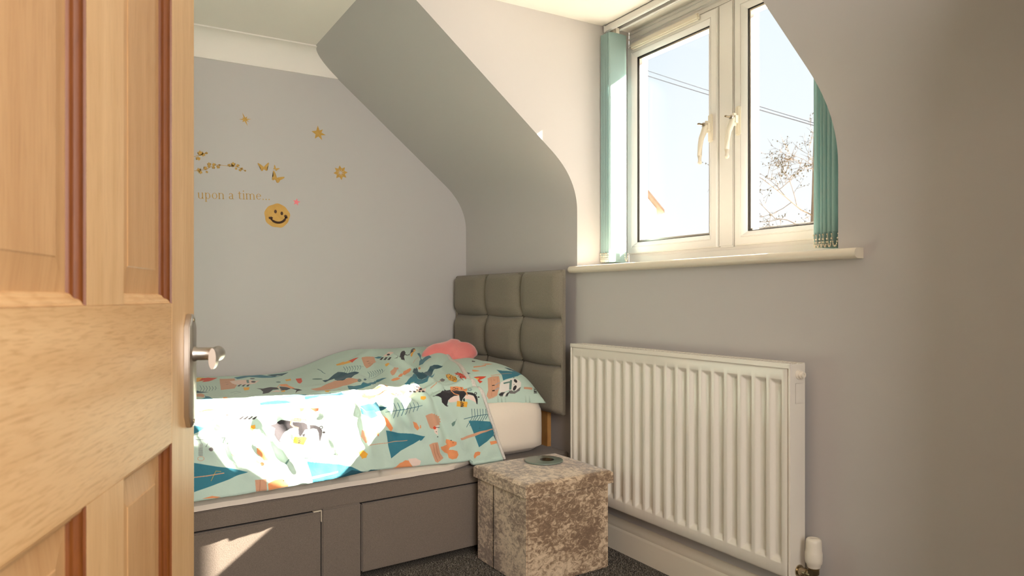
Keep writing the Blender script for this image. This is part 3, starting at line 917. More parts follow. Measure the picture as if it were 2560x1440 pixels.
#PRINTDATA
# flat print of the bed linen: outlines in half millimetres of cloth (along the bed, across the bed)
PRINT_COLS = [(240, 178, 70), (222, 84, 56), (64, 104, 118), (214, 164, 134), (30, 28, 28), (240, 216, 204), (110, 142, 134), (58, 55, 58), (62, 128, 146), (42, 86, 100), (236, 156, 106), (84, 110, 124), (120, 118, 116), (120, 30, 24), (180, 120, 90), (90, 104, 104), (110, 118, 118), (170, 172, 180), (236, 232, 226), (96, 96, 110)]
DUVET_SRC = """p0||593,119 636,61 691,78 731,102 668,257 593,355 570,331
p1||660,98 716,55 795,62 736,176 766,164 687,325 622,397 661,256 607,297
l2|0.0014|516,814 685,896
l2|0.0014|568,830 532,1014
l2|0.0014|568,830 581,614
l2|0.0014|588,839 554,1006
l2|0.0014|588,839 601,637
l2|0.0014|607,849 577,999
l2|0.0014|607,849 620,665
l2|0.0014|627,859 599,993
l2|0.0014|627,859 639,691
l2|0.0014|646,871 621,989
l2|0.0014|646,871 659,715
l2|0.0014|666,883 643,986
l2|0.0014|666,883 678,741
p3||800,128 917,182 824,848 780,1011 681,1010
l4|0.0024|802,413 821,420
l4|0.0024|777,634 802,586
p5||845,358 929,283 1000,302 1026,474 1069,478 1004,666 937,728 885,708 839,653
p6||984,348 1008,319 959,622 942,619
p7||818,901 876,670 892,666 828,931
p7||848,922 907,692 923,687 859,944
p7||879,933 936,725 953,715 891,951
p7||1017,585 1009,613 1000,625 991,625 984,611 984,578 993,513 1001,485 1010,473 1019,474 1026,489 1026,525
p7||1073,262 1067,275 1058,282 1048,279 1040,269 1035,256 1034,244 1038,235 1047,230 1057,232 1067,238 1072,249
p8||922,105 1032,39 1157,31 1220,184 1295,267 1213,289 1132,239 1041,157 931,232
p9||1207,95 1284,69 1401,97 1309,237 1283,180 1246,241
l2|0.0024|1568,464 1558,671 1567,720
p6||1200,685 1193,701 1184,711 1175,712 1167,703 1163,689 1164,673 1170,658 1179,649 1189,648 1197,655 1201,668
p0||1264,552 1326,500 1294,641 1251,657
p1||1347,584 1386,626 1356,774 1310,885 1312,802
l3|0.0015|1244,689 1331,649
p7||929,1066 976,1088 1040,1039 1083,1088 1076,1181 1032,1169 971,1306 922,1341 951,1212 952,1108
p7||1109,1048 1149,1098 1158,1206 1114,1252 1077,1236
p10||1143,895 1202,871 1190,1158 1184,1239 1158,1206 1153,1082 1127,1013
l10|0.0024|1139,913 1088,1068 1089,1215
p7||1160,1198 1210,1242 1226,1288 1180,1334 1143,1418 1185,1277
p0||1072,1261 1111,1234 1088,1320 1063,1325
p5||993,1261 1050,1208 1075,1248 1049,1302
p0||844,1000 894,995 869,1097 835,1108
p9||498,948 524,938 537,984 592,1041 535,1046 491,1033
p3||480,1100 532,1070 548,1138 515,1376 468,1206
p8||423,1594 523,1383 547,1168 553,1375 561,1581 481,1575
p10||418,1647 482,1654 463,1718 411,1708
p10||628,1451 652,1444 657,1510 618,1572
p3||673,1653 701,1564 744,1655 793,1641 856,1655 801,1928 749,1936 731,1725 627,1977
p8||985,1663 1044,1661 1152,1477 1194,1539 1092,1887 1069,1760 979,1884 937,1887
p9||1090,1882 1130,1880 1282,1579 1352,1610 1352,1893 1377,1905 1294,1896 1195,1890 1168,1900 1105,1909 1088,1906
p9||784,1939 837,1921 904,1905 962,1905 1000,1919 922,1928 850,1939 785,1952
l2|0.0013|725,1155 777,1108 798,1170 739,1222
p6||1497,885 1489,892 1475,884 1459,862 1445,831 1436,801 1436,782 1443,776 1457,786 1474,807 1489,835 1497,865
p9||1480,932 1480,1025 1520,987 1567,981 1532,1195 1575,1241 1641,1197 1755,1056 1730,1016 1677,991 1649,808 1610,835 1523,950
p3||1297,1262 1381,1247 1471,1156 1529,1107 1564,1232 1659,1297 1681,1276 1633,1463 1581,1404 1530,1342 1426,1360 1318,1352
p6||1679,1342 1661,1387 1630,1462 1623,1460 1619,1449 1618,1433 1624,1409 1653,1330 1671,1293 1681,1287 1686,1296 1686,1314
p8||1548,1395 1572,1476 1618,1507 1713,1418 1813,1281 1785,1361 1643,1556 1564,1585 1478,1681
l3|0.0018|1464,1418 1480,1673
l3|0.0033|1410,1891 1568,1832 1613,1839
p0||1373,1374 1414,1400 1344,1591 1324,1572
p0||1714,541 1784,525 1798,661 1829,714 1780,739 1736,677 1707,590
p1||1791,657 1868,706 1822,735 1789,763 1791,730
l2|0.0014|1654,791 1827,956
l2|0.0014|1693,884 1650,964
l2|0.0014|1693,884 1721,739
l2|0.0014|1707,909 1669,978
l2|0.0014|1707,909 1733,777
l2|0.0014|1723,929 1689,990
l2|0.0014|1723,929 1744,818
l2|0.0014|1741,943 1709,999
l2|0.0014|1741,943 1756,856
l2|0.0014|1760,953 1732,1002
l2|0.0014|1760,953 1771,882
l2|0.0014|1781,958 1755,1001
l2|0.0014|1781,958 1789,900
l2|0.0014|1803,959 1779,1000
l2|0.0014|1803,959 1810,909
p3||1892,717 1974,695 2015,697 1968,862 1885,947 1837,997
l4|0.0022|1896,848 1916,848
l4|0.0022|1893,891 1909,890
p3||1885,732 1934,704 2004,689 1989,778 1941,837 1977,856 1909,957 1839,1000 1841,935 1864,824
l4|0.0022|1897,841 1917,836
l4|0.0022|1891,892 1909,892
p8||2009,712 2045,717 2055,781 2033,799 2020,767
p5||2066,789 2092,816 2255,547 2121,894 2085,912 2061,840
p7||2015,829 2049,795 2054,831 2022,864
p7||2031,882 2059,866 2064,901 2036,923
p7||2043,946 2069,934 2075,965 2046,990
p7||2092,886 2088,893 2083,892 2079,884 2077,870 2077,854 2079,841 2082,834 2087,835 2091,844 2093,858 2094,873
p7||2077,1016 2107,1021 2195,854 2257,717 2303,639 2334,619 2318,688 2298,727 2315,740 2355,698 2392,629 2444,518 2621,156 2570,316 2455,553 2375,669 2342,722 2305,756 2284,751 2255,804 2239,859 2138,1068 2127,1059 2203,851 2104,1030
p0||2526,377 2567,328 2501,486 2422,623 2371,721 2343,766 2352,724 2395,640 2444,569
p0||1939,1167 1957,1166 2009,1075 1964,1210 1941,1227 1932,1215
p3||1923,1335 1953,1326 2034,1206 2043,1215 1963,1370 1925,1416 1906,1423 1912,1373
p10||1940,1461 1987,1410 2069,1258 2125,1206 2153,1197 2153,1223 2102,1295 2046,1348 1965,1482 1939,1482
p10||1857,1520 1894,1487 1928,1476 1942,1507 1904,1529 1863,1551
l2|0.0015|1740,1209 1911,1242
l2|0.0015|1818,1142 1788,1205
l2|0.0015|1818,1142 1821,1079
l2|0.0015|1835,1147 1810,1194
l2|0.0015|1835,1147 1840,1081
l2|0.0015|1851,1153 1827,1199
l2|0.0015|1851,1153 1859,1084
l2|0.0015|1867,1160 1844,1206
l2|0.0015|1867,1160 1875,1095
l2|0.0015|1881,1173 1860,1215
l2|0.0015|1881,1173 1888,1115
l2|0.0015|1892,1193 1875,1225
l2|0.0015|1892,1193 1898,1143
l2|0.0015|1902,1216 1888,1241
l2|0.0015|1902,1216 1907,1174
p11||1735,1298 1727,1316 1718,1330 1710,1337 1705,1334 1704,1323 1708,1308 1714,1294 1722,1282 1731,1275 1737,1275 1738,1283
p8||1611,1505 1646,1532 1745,1374 1824,1289 1844,1350 1853,1442 1827,1397 1800,1347 1675,1574 1630,1559 1592,1564
p8||2474,591 2515,551 2477,676 2421,798 2403,874 2474,783 2514,761 2473,922 2430,952 2365,1032 2288,1148 2267,1120 2357,919 2397,854 2441,724
l3|0.0016|2286,947 2353,831 2437,724
l3|0.0022|2357,1066 2426,994 2447,972
p9||2093,1382 2171,1230 2250,1094 2235,1162 2093,1511 2099,1560 2201,1406 2284,1296 2322,1235 2386,1167 2432,1147 2480,1155 2381,1240 2354,1260 2286,1364 2109,1689 2078,1670 2059,1661 2049,1616 2060,1557 2073,1479
p8||1914,1615 1959,1594 1999,1560 2073,1464 2064,1540 2045,1616 2060,1667 2087,1680 2174,1559 2296,1380 2193,1563 2068,1752 2022,1753 1992,1741 1921,1863 2006,1638 1978,1628 1874,1796
p10||2242,1212 2234,1227 2224,1242 2206,1273 2202,1270 2233,1189 2242,1165 2248,1153 2253,1151 2254,1160 2252,1176 2248,1195
p3||1714,1874 1788,1786 1865,1788 1833,1858 1845,1875 1823,1875 1744,2003 1706,1986 1687,1961
l4|0.0022|1717,1976 1783,1863
l4|0.0022|1724,1990 1797,1868
p5||1838,1861 1868,1841 1898,1851 1909,1869 1908,1887 2015,1838 1955,1956 1923,1942 1905,1893 1871,1880 1846,1871
l12|0.0033|1859,1841 1882,1845 1902,1864 1904,1882 1922,1899
p7||1860,1876 1876,1882 1883,1891 1865,1885
p7||1886,1887 1902,1894 1909,1904 1892,1897
p7||1920,1902 1925,1930 1927,1948 1913,1938
p7||1933,1939 1950,1942 1951,1959 1933,1956
p7||1971,1872 1968,1879 1940,1928 1933,1931 1928,1928 1936,1900 1935,1898 1936,1895 1942,1891 1950,1885 1960,1877 1969,1870
p7||1912,1877 1945,1880 1933,1888 1918,1885
l3|0.0029|2043,1867 2095,1852 2250,1588
p12||2257,1565 2300,1518 2300,1578 2268,1615 2248,1615
p10||1535,1734 1597,1726 1617,1836 1661,1848 1765,1633 1752,1752 1669,1859 1617,1854 1551,1858 1491,1862
p0||1497,1880 1521,1878 1558,1889 1600,1885 1552,1962 1536,1901 1498,1893
l1|0.0024|1503,1875 1533,1876 1558,1888 1601,1883 1648,1884 1691,1881
p0||1914,1974 1942,1992 1941,2005 1925,2010 1911,1992
p0||2348,1481 2374,1500 2344,1710 2324,1734 2299,1683 2327,1554
l7|0.0016|2364,1527 2388,1468 2370,1481 2350,1506 2336,1524 2326,1553 2329,1564
l7|0.0016|2324,1582 2361,1565 2320,1623
l7|0.0016|2337,1579 2335,1601
l7|0.0016|2313,1651 2356,1609 2324,1661 2343,1660 2307,1693
l7|0.0016|2310,1701 2342,1677 2344,1696 2337,1703 2330,1703 2325,1689
p1||2433,1472 2449,1548 2444,1697 2378,1793 2370,1707
l13|0.0016|2377,1605 2449,1494 2445,1528
l13|0.0016|2428,1519 2421,1552
l13|0.0016|2362,1690 2442,1563
l13|0.0016|2367,1705 2441,1593 2424,1648 2405,1675 2389,1677 2352,1761
l13|0.0016|2355,1793 2350,1779 2428,1657 2435,1669
l13|0.0016|2403,1689 2369,1778
p7||2027,1936 2042,1948 2061,1945 2095,1933 2154,1873 2215,1855 2235,1856 2259,1915 2297,1923 2304,1957 2288,1973 2260,1997 2245,2020 2233,2010 2237,1966 2194,1969 2156,1988 2129,2008 2112,2044 2126,2048 2111,2052 2097,2046 2076,2022 2078,1989 2062,1968 2045,1952 2035,1949
p5||2129,2011 2156,1988 2194,1971 2232,1969 2231,1995 2224,2014 2181,2020 2136,2024
p7||2315,1939 2358,1952 2374,1968 2385,1983 2387,2007 2384,2046 2376,2042 2366,2002 2356,1977 2322,1964 2309,1963
p5||2290,1973 2309,1966 2336,1971 2359,1982 2368,2007 2373,2035 2347,2020 2312,2005 2280,2001 2275,1988
p7||2259,2002 2277,1993 2274,2018 2262,2019
p7||2408,1990 2406,1993 2402,1995 2398,1995 2393,1995 2391,1993 2390,1991 2392,1988 2395,1986 2400,1986 2404,1986 2407,1988
l7|0.0024|2390,1961 2388,1965 2384,1968 2379,1969 2375,1967 2373,1964 2373,1959 2376,1955 2380,1952 2385,1951 2389,1953 2391,1956 2390,1961
p10||2221,1836 2281,1828 2333,1830 2341,1887 2320,1931 2288,1919 2244,1903 2235,1856 2214,1854
l10|0.0050|2220,1854 2198,1913 2203,1947 2235,1964
l10|0.0050|2302,1924 2309,1951 2304,1970
l7|0.0011|2244,1839 2263,1837 2257,1850 2238,1851 2244,1839
l7|0.0011|2263,1842 2286,1838 2280,1849 2264,1851
l7|0.0016|2316,1831 2315,1898
l2|0.0014|2365,1918 2359,1925 2351,1930 2342,1931 2335,1927 2333,1919 2336,1908 2344,1897 2353,1890 2360,1892 2365,1899 2367,1909 2365,1918
l2|0.0011|2357,1915 2354,1919 2350,1922 2346,1922 2343,1920 2342,1916 2343,1910 2347,1905 2351,1902 2355,1903 2358,1906 2359,1911 2357,1915
p0||2206,2012 2293,2023 2297,2032 2286,2064 2252,2059 2198,2053
l7|0.0016|2260,2059 2233,2057 2250,2054 2234,2049 2261,2049
l7|0.0016|2261,2046 2235,2039 2262,2036
l7|0.0016|2252,2043 2252,2037
l7|0.0016|2262,2032 2235,2030 2238,2022 2244,2022 2249,2024 2250,2031
l2|0.0020|2249,2148 2479,2117
l2|0.0020|2326,2141 2264,2208
l2|0.0020|2326,2141 2327,2078
l2|0.0020|2353,2138 2295,2201
l2|0.0020|2353,2138 2353,2079
l2|0.0020|2376,2134 2324,2194
l2|0.0020|2376,2134 2378,2080
l2|0.0020|2400,2130 2358,2187
l2|0.0020|2400,2130 2404,2080
l2|0.0020|2428,2125 2385,2178
l2|0.0020|2428,2125 2429,2080
l2|0.0020|2454,2120 2412,2168
l2|0.0020|2454,2120 2454,2079
l2|0.0020|2476,2115 2442,2157
l2|0.0020|2476,2115 2469,2081
p3||1925,2118 1951,2104 1973,2098 1980,2105 1998,2102 2004,2114 2035,2115 2034,2126 2054,2125 2049,2140 2063,2145 2053,2156 2062,2168 2037,2172 2044,2186 2011,2182 1989,2190 1969,2214 1956,2206 1941,2166
p5||1975,2195 1998,2190 2026,2183 2007,2203 2001,2233 2004,2255 1984,2239 1979,2213
p1||1996,2202 1994,2208 1990,2212 1985,2214 1980,2213 1976,2209 1975,2203 1976,2197 1980,2193 1985,2191 1990,2192 1994,2196
l7|0.0018|1994,2198 2026,2201
p4||1997,2229 1997,2231 1996,2232 1995,2233 1993,2232 1992,2231 1992,2230 1992,2228 1993,2227 1995,2227 1996,2227 1997,2228
p4||2004,2265 2004,2267 2003,2268 2001,2269 2000,2269 1999,2268 1998,2266 1999,2264 2000,2263 2002,2262 2003,2262 2004,2263
p6||2143,2196 2137,2176 2150,2162 2168,2155 2163,2175 2154,2191
l6|0.0013|2157,2175 2180,2143
p8||2289,2163 2376,2168 2477,2171 2498,2190 2515,2242 2508,2278 2446,2322 2366,2364 2336,2283
p3||2196,2282 2320,2261 2502,2223 2507,2229 2336,2280 2206,2297
l2|0.0011|2389,2213 2382,2231
l2|0.0011|2377,2224 2398,2226
p9||2509,2278 2520,2257 2548,2339 2568,2400 2574,2417 2573,2415 2562,2379
p10||2470,2323 2539,2314 2546,2334 2478,2348
p3||1942,2326 1970,2313 2001,2306 2011,2340 2025,2386 2053,2422 2030,2440 2004,2456 1984,2446 1962,2389
l14|0.0015|1971,2323 1982,2385 2005,2443
l14|0.0015|1990,2318 2001,2377 2026,2426
p10||2091,2292 2116,2295 2139,2302 2168,2309 2168,2328 2149,2341 2118,2351 2105,2368 2140,2368 2172,2377 2182,2405 2166,2431 2129,2436 2098,2424 2090,2393 2060,2382 2031,2358 2024,2339 2056,2331 2092,2328 2078,2313
p4||2135,2300 2134,2302 2133,2303 2131,2304 2130,2304 2129,2302 2129,2301 2129,2299 2130,2297 2132,2297 2133,2297 2134,2298
p4||2145,2316 2145,2317 2144,2318 2143,2318 2142,2318 2141,2317 2141,2316 2141,2315 2142,2314 2143,2313 2144,2313 2145,2314
p10||2315,2421 2328,2400 2357,2396 2380,2402 2373,2422 2343,2429 2325,2445 2317,2440
p8||1872,2261 1911,2263 1887,2291 1873,2295
p10||1878,2181 1885,2186 1885,2203 1875,2207
p7||769,2172 786,2169 817,2172 854,2166 869,2150 885,2141 948,2152 944,2173 965,2192 936,2200 905,2219 888,2234 871,2252 859,2264 876,2270 854,2271 837,2247 828,2227 836,2203 842,2193 816,2178 789,2171
p7||958,2158 994,2160 1031,2163 1050,2174 1052,2204 1031,2206 1017,2224 1004,2240 994,2248 986,2229 989,2196 970,2192 956,2173
p7||1010,2232 1032,2229 1022,2249 1012,2246
p7||1068,2178 1106,2181 1130,2192 1144,2210 1139,2238 1120,2282 1117,2265 1119,2227 1111,2205 1089,2200 1066,2205
p7||1161,2223 1159,2226 1155,2229 1151,2230 1146,2229 1143,2227 1142,2223 1144,2220 1148,2218 1152,2217 1157,2217 1160,2220
l7|0.0022|1148,2193 1147,2197 1143,2200 1138,2201 1134,2200 1131,2197 1130,2194 1132,2190 1135,2188 1140,2186 1145,2187 1148,2190 1148,2193
p10||942,2150 952,2135 969,2131 1010,2136 1048,2141 1061,2164 1031,2162 994,2158 960,2154
l10|0.0050|948,2153 946,2173 965,2189 989,2195
l10|0.0050|1055,2164 1061,2183 1059,2205
l7|0.0011|970,2138 1010,2139 1009,2153 968,2151 970,2138
l2|0.0013|1114,2163 1111,2168 1106,2172 1098,2173 1091,2172 1087,2168 1085,2163 1088,2158 1094,2155 1101,2153 1108,2155 1113,2158 1114,2163
p0||961,2247 1032,2249 1040,2258 1013,2298 948,2287
l7|0.0016|997,2287 979,2286 990,2283 979,2280 997,2279
l7|0.0016|997,2276 979,2272 998,2268
l7|0.0016|991,2275 991,2270
l7|0.0016|998,2265 980,2264 981,2258 986,2258 989,2259 990,2265
l15|0.0018|989,2382 1208,2358
l15|0.0018|1051,2373 1020,2419
l15|0.0018|1051,2373 1055,2331
l15|0.0018|1076,2370 1047,2412
l15|0.0018|1076,2370 1081,2332
l15|0.0018|1101,2367 1074,2405
l15|0.0018|1101,2367 1106,2332
l15|0.0018|1128,2365 1102,2398
l15|0.0018|1128,2365 1132,2333
l15|0.0018|1155,2363 1132,2393
l15|0.0018|1155,2363 1159,2335
l15|0.0018|1182,2361 1162,2388
l15|0.0018|1182,2361 1184,2336
p8||1023,2399 1090,2403 1178,2414 1262,2442 1258,2472 1042,2457 1029,2434
p10||714,2301 729,2300 743,2316 762,2319 769,2337 782,2352 772,2375 751,2374 732,2348 713,2333
p1||752,2396 750,2402 745,2406 738,2407 731,2405 726,2401 725,2395 727,2389 732,2385 739,2384 746,2386 751,2390
l7|0.0013|752,2393 774,2397
p4||754,2421 753,2423 752,2424 751,2424 749,2424 749,2423 748,2421 749,2420 750,2419 751,2419 752,2419 753,2420
p3||705,2369 725,2379 734,2405 754,2427 742,2441 716,2425 703,2399
p6||877,2398 891,2379 907,2365 898,2387 885,2406
p0||1012,2060 1049,2062 1033,2083 1014,2092
p1||1078,2063 1136,2074 1131,2090 1111,2093
p3||1152,2093 1188,2098 1180,2114 1156,2109
l2|0.0013|360,2141 495,2122
l2|0.0011|361,2128 395,2139 363,2158
l2|0.0011|386,2126 424,2122 388,2158
l2|0.0011|416,2100 451,2115 415,2153
l2|0.0011|443,2090 475,2123 444,2144
p8||358,2173 429,2182 358,2216
p3||510,2078 574,2071 617,2065 628,2101 578,2120 514,2140
l4|0.0022|550,2097 565,2096
p7||620,2130 648,2112 659,2112 635,2133
p7||646,2131 674,2115 684,2116 662,2135
p7||673,2132 699,2120 709,2121 688,2136
p7||698,2135 724,2124 735,2124 713,2139
p10||413,1996 458,2003 499,2011 467,2017 427,2007
l1|0.0016|376,2006 499,2013 630,2053
p0||685,2195 692,2174 718,2169 720,2188 700,2206
l16|0.0014|359,2248 654,2240
l16|0.0014|443,2244 419,2287
l16|0.0014|443,2244 436,2201
l16|0.0014|475,2246 450,2283
l16|0.0014|475,2246 469,2206
l16|0.0014|507,2248 483,2283
l16|0.0014|507,2248 499,2208
l16|0.0014|535,2245 518,2283
l16|0.0014|535,2245 528,2209
l16|0.0014|564,2243 547,2277
l16|0.0014|564,2243 558,2211
l16|0.0014|594,2242 578,2271
l16|0.0014|594,2242 589,2213
l16|0.0014|624,2241 609,2267
l16|0.0014|624,2241 619,2216
p12||461,2301 459,2307 454,2310 447,2312 441,2310 436,2306 434,2300 436,2295 441,2291 448,2290 455,2291 459,2296
l12|0.0011|448,2293 482,2259
l12|0.0011|381,2272 403,2271
l12|0.0011|381,2277 402,2276
l12|0.0011|381,2282 402,2281
l12|0.0011|380,2287 402,2286
l12|0.0011|380,2292 402,2291
l12|0.0011|380,2297 402,2296
l12|0.0011|380,2301 401,2301
l12|0.0011|379,2306 401,2306
l12|0.0011|379,2311 401,2311
l12|0.0011|379,2316 401,2316
l12|0.0011|378,2321 401,2321
l12|0.0011|378,2326 400,2326
l12|0.0011|378,2331 400,2331
l12|0.0011|378,2335 400,2336
l3|0.0013|407,2353 404,2359 397,2363 388,2365 380,2363 373,2358 371,2352 374,2346 381,2343 390,2341 398,2343 405,2347 407,2353
p8||349,2374 421,2389 517,2407 650,2434 582,2457 500,2486 408,2512 341,2530
l3|0.0026|345,2452 417,2448 514,2437
l0|0.0011|438,2476 469,2423 498,2428
p3||563,2334 607,2357 676,2365 703,2394 656,2386 595,2368
p3||688,2481 758,2482 754,2544 691,2549
l14|0.0014|718,2483 712,2547
p10||764,2509 809,2489 851,2485 904,2501 884,2531 834,2536 788,2541 764,2543
p4||862,2496 862,2497 861,2498 859,2498 858,2498 857,2497 856,2495 857,2494 858,2493 860,2493 861,2493 862,2494
p8||1023,2397 1101,2406 1235,2423 1318,2446 1392,2485 1209,2505 1042,2519 1037,2469
p3||939,2495 1029,2486 1218,2463 1217,2472 1033,2500 944,2510
p9||1209,2505 1317,2465 1407,2486 1439,2486 1459,2477 1510,2482 1509,2482 1295,2497
p10||383,2568 438,2556 488,2565 463,2568
p0||1376,2358 1416,2347 1449,2373 1433,2399 1396,2391
p10||1258,2249 1319,2242 1374,2270 1341,2300 1299,2285
p9||1422,2070 1474,2047 1564,2005 1578,2048 1634,2062 1602,2082 1516,2105 1463,2095
p8||1421,2076 1463,2095 1533,2084 1558,2124 1504,2143 1431,2113
l2|0.0018|1622,2098 1909,2046
l2|0.0018|1701,2080 1675,2137
l2|0.0018|1701,2080 1686,2031
l2|0.0018|1725,2075 1705,2127
l2|0.0018|1725,2075 1711,2034
l2|0.0018|1747,2071 1733,2117
l2|0.0018|1747,2071 1734,2038
l2|0.0018|1781,2065 1757,2105
l2|0.0018|1781,2065 1768,2033
l2|0.0018|1820,2058 1791,2096
l2|0.0018|1820,2058 1810,2021
l2|0.0018|1850,2053 1832,2090
l2|0.0018|1850,2053 1842,2018
l2|0.0018|1881,2049 1864,2082
l2|0.0018|1881,2049 1878,2012
p10||1597,2119 1634,2144 1671,2207 1658,2235 1608,2176
p3||1421,2217 1466,2228 1474,2277 1438,2302 1411,2261
p10||1526,2205 1553,2217 1549,2261 1525,2242
p10||1818,2155 1853,2167 1872,2204 1856,2220 1830,2196
p8||1611,2222 1704,2239 1819,2243 1913,2266 1818,2317 1713,2360 1631,2409 1619,2327
l3|0.0022|1462,2313 1622,2305 1774,2290
p0||1391,2363 1435,2359 1438,2396 1402,2403
p10||1697,2450 1746,2425 1791,2430 1805,2453
p10||1633,2477 1666,2469 1700,2443 1750,2431 1781,2445 1803,2472 1773,2472 1685,2475 1649,2476
p5||1767,2417 1830,2412 1868,2434 1860,2462 1809,2472 1781,2445
p9||1460,2476 1550,2480 1498,2482 1392,2489 1308,2496 1256,2501 1255,2496 1376,2484 1434,2486
p10||1847,2471 1923,2469 1910,2469 1853,2471"""
PILLOW_SRC = """p1||1690,999 1702,932 1724,812 1741,876 1750,956 1773,922 1785,979 1747,984 1725,933 1709,985
p0||1709,985 1725,933 1740,978 1726,980
p3||1748,815 1733,735 1730,610 1789,648 1841,706 1883,781 1888,852 1891,931 1883,959 1857,909 1810,869
l14|0.0011|1761,731 1772,710 1780,739 1767,737
l14|0.0011|1752,763 1839,825 1884,879
l14|0.0011|1742,647 1816,712 1861,776
l4|0.0029|1823,811 1822,771
l4|0.0029|1861,844 1860,805
l17|0.0033|1821,757 1803,689 1803,654
l17|0.0033|1857,792 1845,735 1845,705
p18||1800,646 1786,597 1755,421 1751,357 1771,307 1788,298 1825,339 1860,433 1861,524 1860,573 1872,685 1871,735 1836,701
p6||1801,604 1785,475 1775,471 1773,433 1855,523 1856,561 1801,501 1814,609
p12||1863,576 1860,522 1866,499 1861,453 1830,344 1859,392 1878,490 1878,570
p7||1768,354 1778,354 1787,361 1794,374 1797,388 1795,401 1789,409 1780,409 1771,402 1763,389 1760,374 1762,361
p7||1847,439 1856,461 1861,482 1861,496 1856,500 1848,491 1838,473 1828,449 1822,427 1822,413 1827,410 1837,420
p4||1813,434 1815,436 1816,440 1817,443 1816,446 1815,447 1814,446 1812,444 1811,440 1810,437 1811,434 1812,433
l7|0.0022|1732,384 1746,385 1743,364
p7||1882,760 1872,705 1870,668 1885,728
p7||1885,733 1872,675 1870,638 1885,698
p18||1886,693 1872,634 1870,598 1885,658
p7||1886,653 1872,594 1870,557 1885,617
p8||1624,556 1650,473 1650,321 1594,170 1624,100 1623,93 1716,283 1748,414 1767,528 1780,586 1721,551
p9||1555,354 1552,280 1581,207 1601,149 1629,251 1631,334
l3|0.0022|1717,735 1705,576 1691,360
l3|0.0018|1727,730 1716,607 1713,573
p3||1826,290 1818,208 1806,131 1835,170 1844,308
l4|0.0016|1848,99 1861,162 1856,156
l4|0.0016|1856,132 1852,127
l4|0.0016|1831,81 1843,109 1849,135 1850,150 1843,129 1836,101 1831,81
l4|0.0016|1819,70 1845,145 1838,136 1832,115 1836,112 1798,49
l4|0.0016|1761,22 1763,21 1835,135 1828,128
l4|0.0016|1824,99 1816,92
l4|0.0016|1812,105 1820,120 1818,109 1808,86 1792,65 1758,28 1760,26 1759,25
l4|0.0016|1758,30 1806,107
l4|0.0016|1811,112 1801,102
p10||1432,766 1444,646 1418,534 1467,588 1491,740 1483,812
p10||1539,888 1577,844 1616,822 1604,895 1581,915
p10||1359,570 1392,463 1431,436 1423,522
l18|0.0013|1608,536 1576,363
l18|0.0013|1602,488 1637,525
l18|0.0013|1602,488 1566,472
l18|0.0013|1599,468 1632,503
l18|0.0013|1599,468 1566,453
l18|0.0013|1596,448 1627,482
l18|0.0013|1596,448 1565,435
l18|0.0013|1592,428 1621,459
l18|0.0013|1592,428 1564,416
l18|0.0013|1587,407 1614,436
l18|0.0013|1587,407 1563,396
l18|0.0013|1582,386 1607,412
l18|0.0013|1582,386 1560,375
p4||1065,474 1158,495 1204,545 1166,561
p19||1504,1052 1519,993 1607,974 1602,1018 1563,1015"""
def parse_print(src):
    out = []
    for ln in src.split("\n"):
        if not ln: continue
        a, w, pts = ln.split("|")
        pts = [tuple(int(v) / 2000 for v in q.split(",")) for q in pts.split()]
        out.append((a[0], PRINT_COLS[int(a[1:])], pts) + ((float(w),) if w else ()))
    return out
DUVET_PRINT = parse_print(DUVET_SRC)
PILLOW_PRINT = parse_print(PILLOW_SRC)
#ENDPRINT

def set_uv(o, fn):
    me = o.data
    uv = me.uv_layers.new(name='UVMap')
    org = ORG[o.name]
    for lp in me.loops:
        uv.data[lp.index].uv = fn(lp.vertex_index)

# ------------------------------------------------------------------ duvet
def hem_y(w):
    """head-side edge of the duvet at distance w across the cloth"""
    pts = [(0, -.26), (.25, -.30), (.45, -.335), (.60, -.375), (.75, -.415), (.88, -.445), (.98, -.445), (1.05, -.425), (1.15, -.392), (1.25, -.36), (1.45, -.33)]
    acc = 0
    for off in (-.06, -.03, 0, .03, .06):
        q = max(0, min(1.44, w + off))
        for (a, ya), (b, yb) in zip(pts, pts[1:]):
            if q <= b:
                acc += ya + (yb - ya) * (q - a) / (b - a); break
    return acc / 5
def seg_dist(p, a, b):
    dx, dy = b[0] - a[0], b[1] - a[1]
    t = max(0, min(1, ((p[0] - a[0]) * dx + (p[1] - a[1]) * dy) / (dx * dx + dy * dy)))
    ex, ey = p[0] - a[0] - t * dx, p[1] - a[1] - t * dy
    return sqrt(ex * ex + ey * ey), t
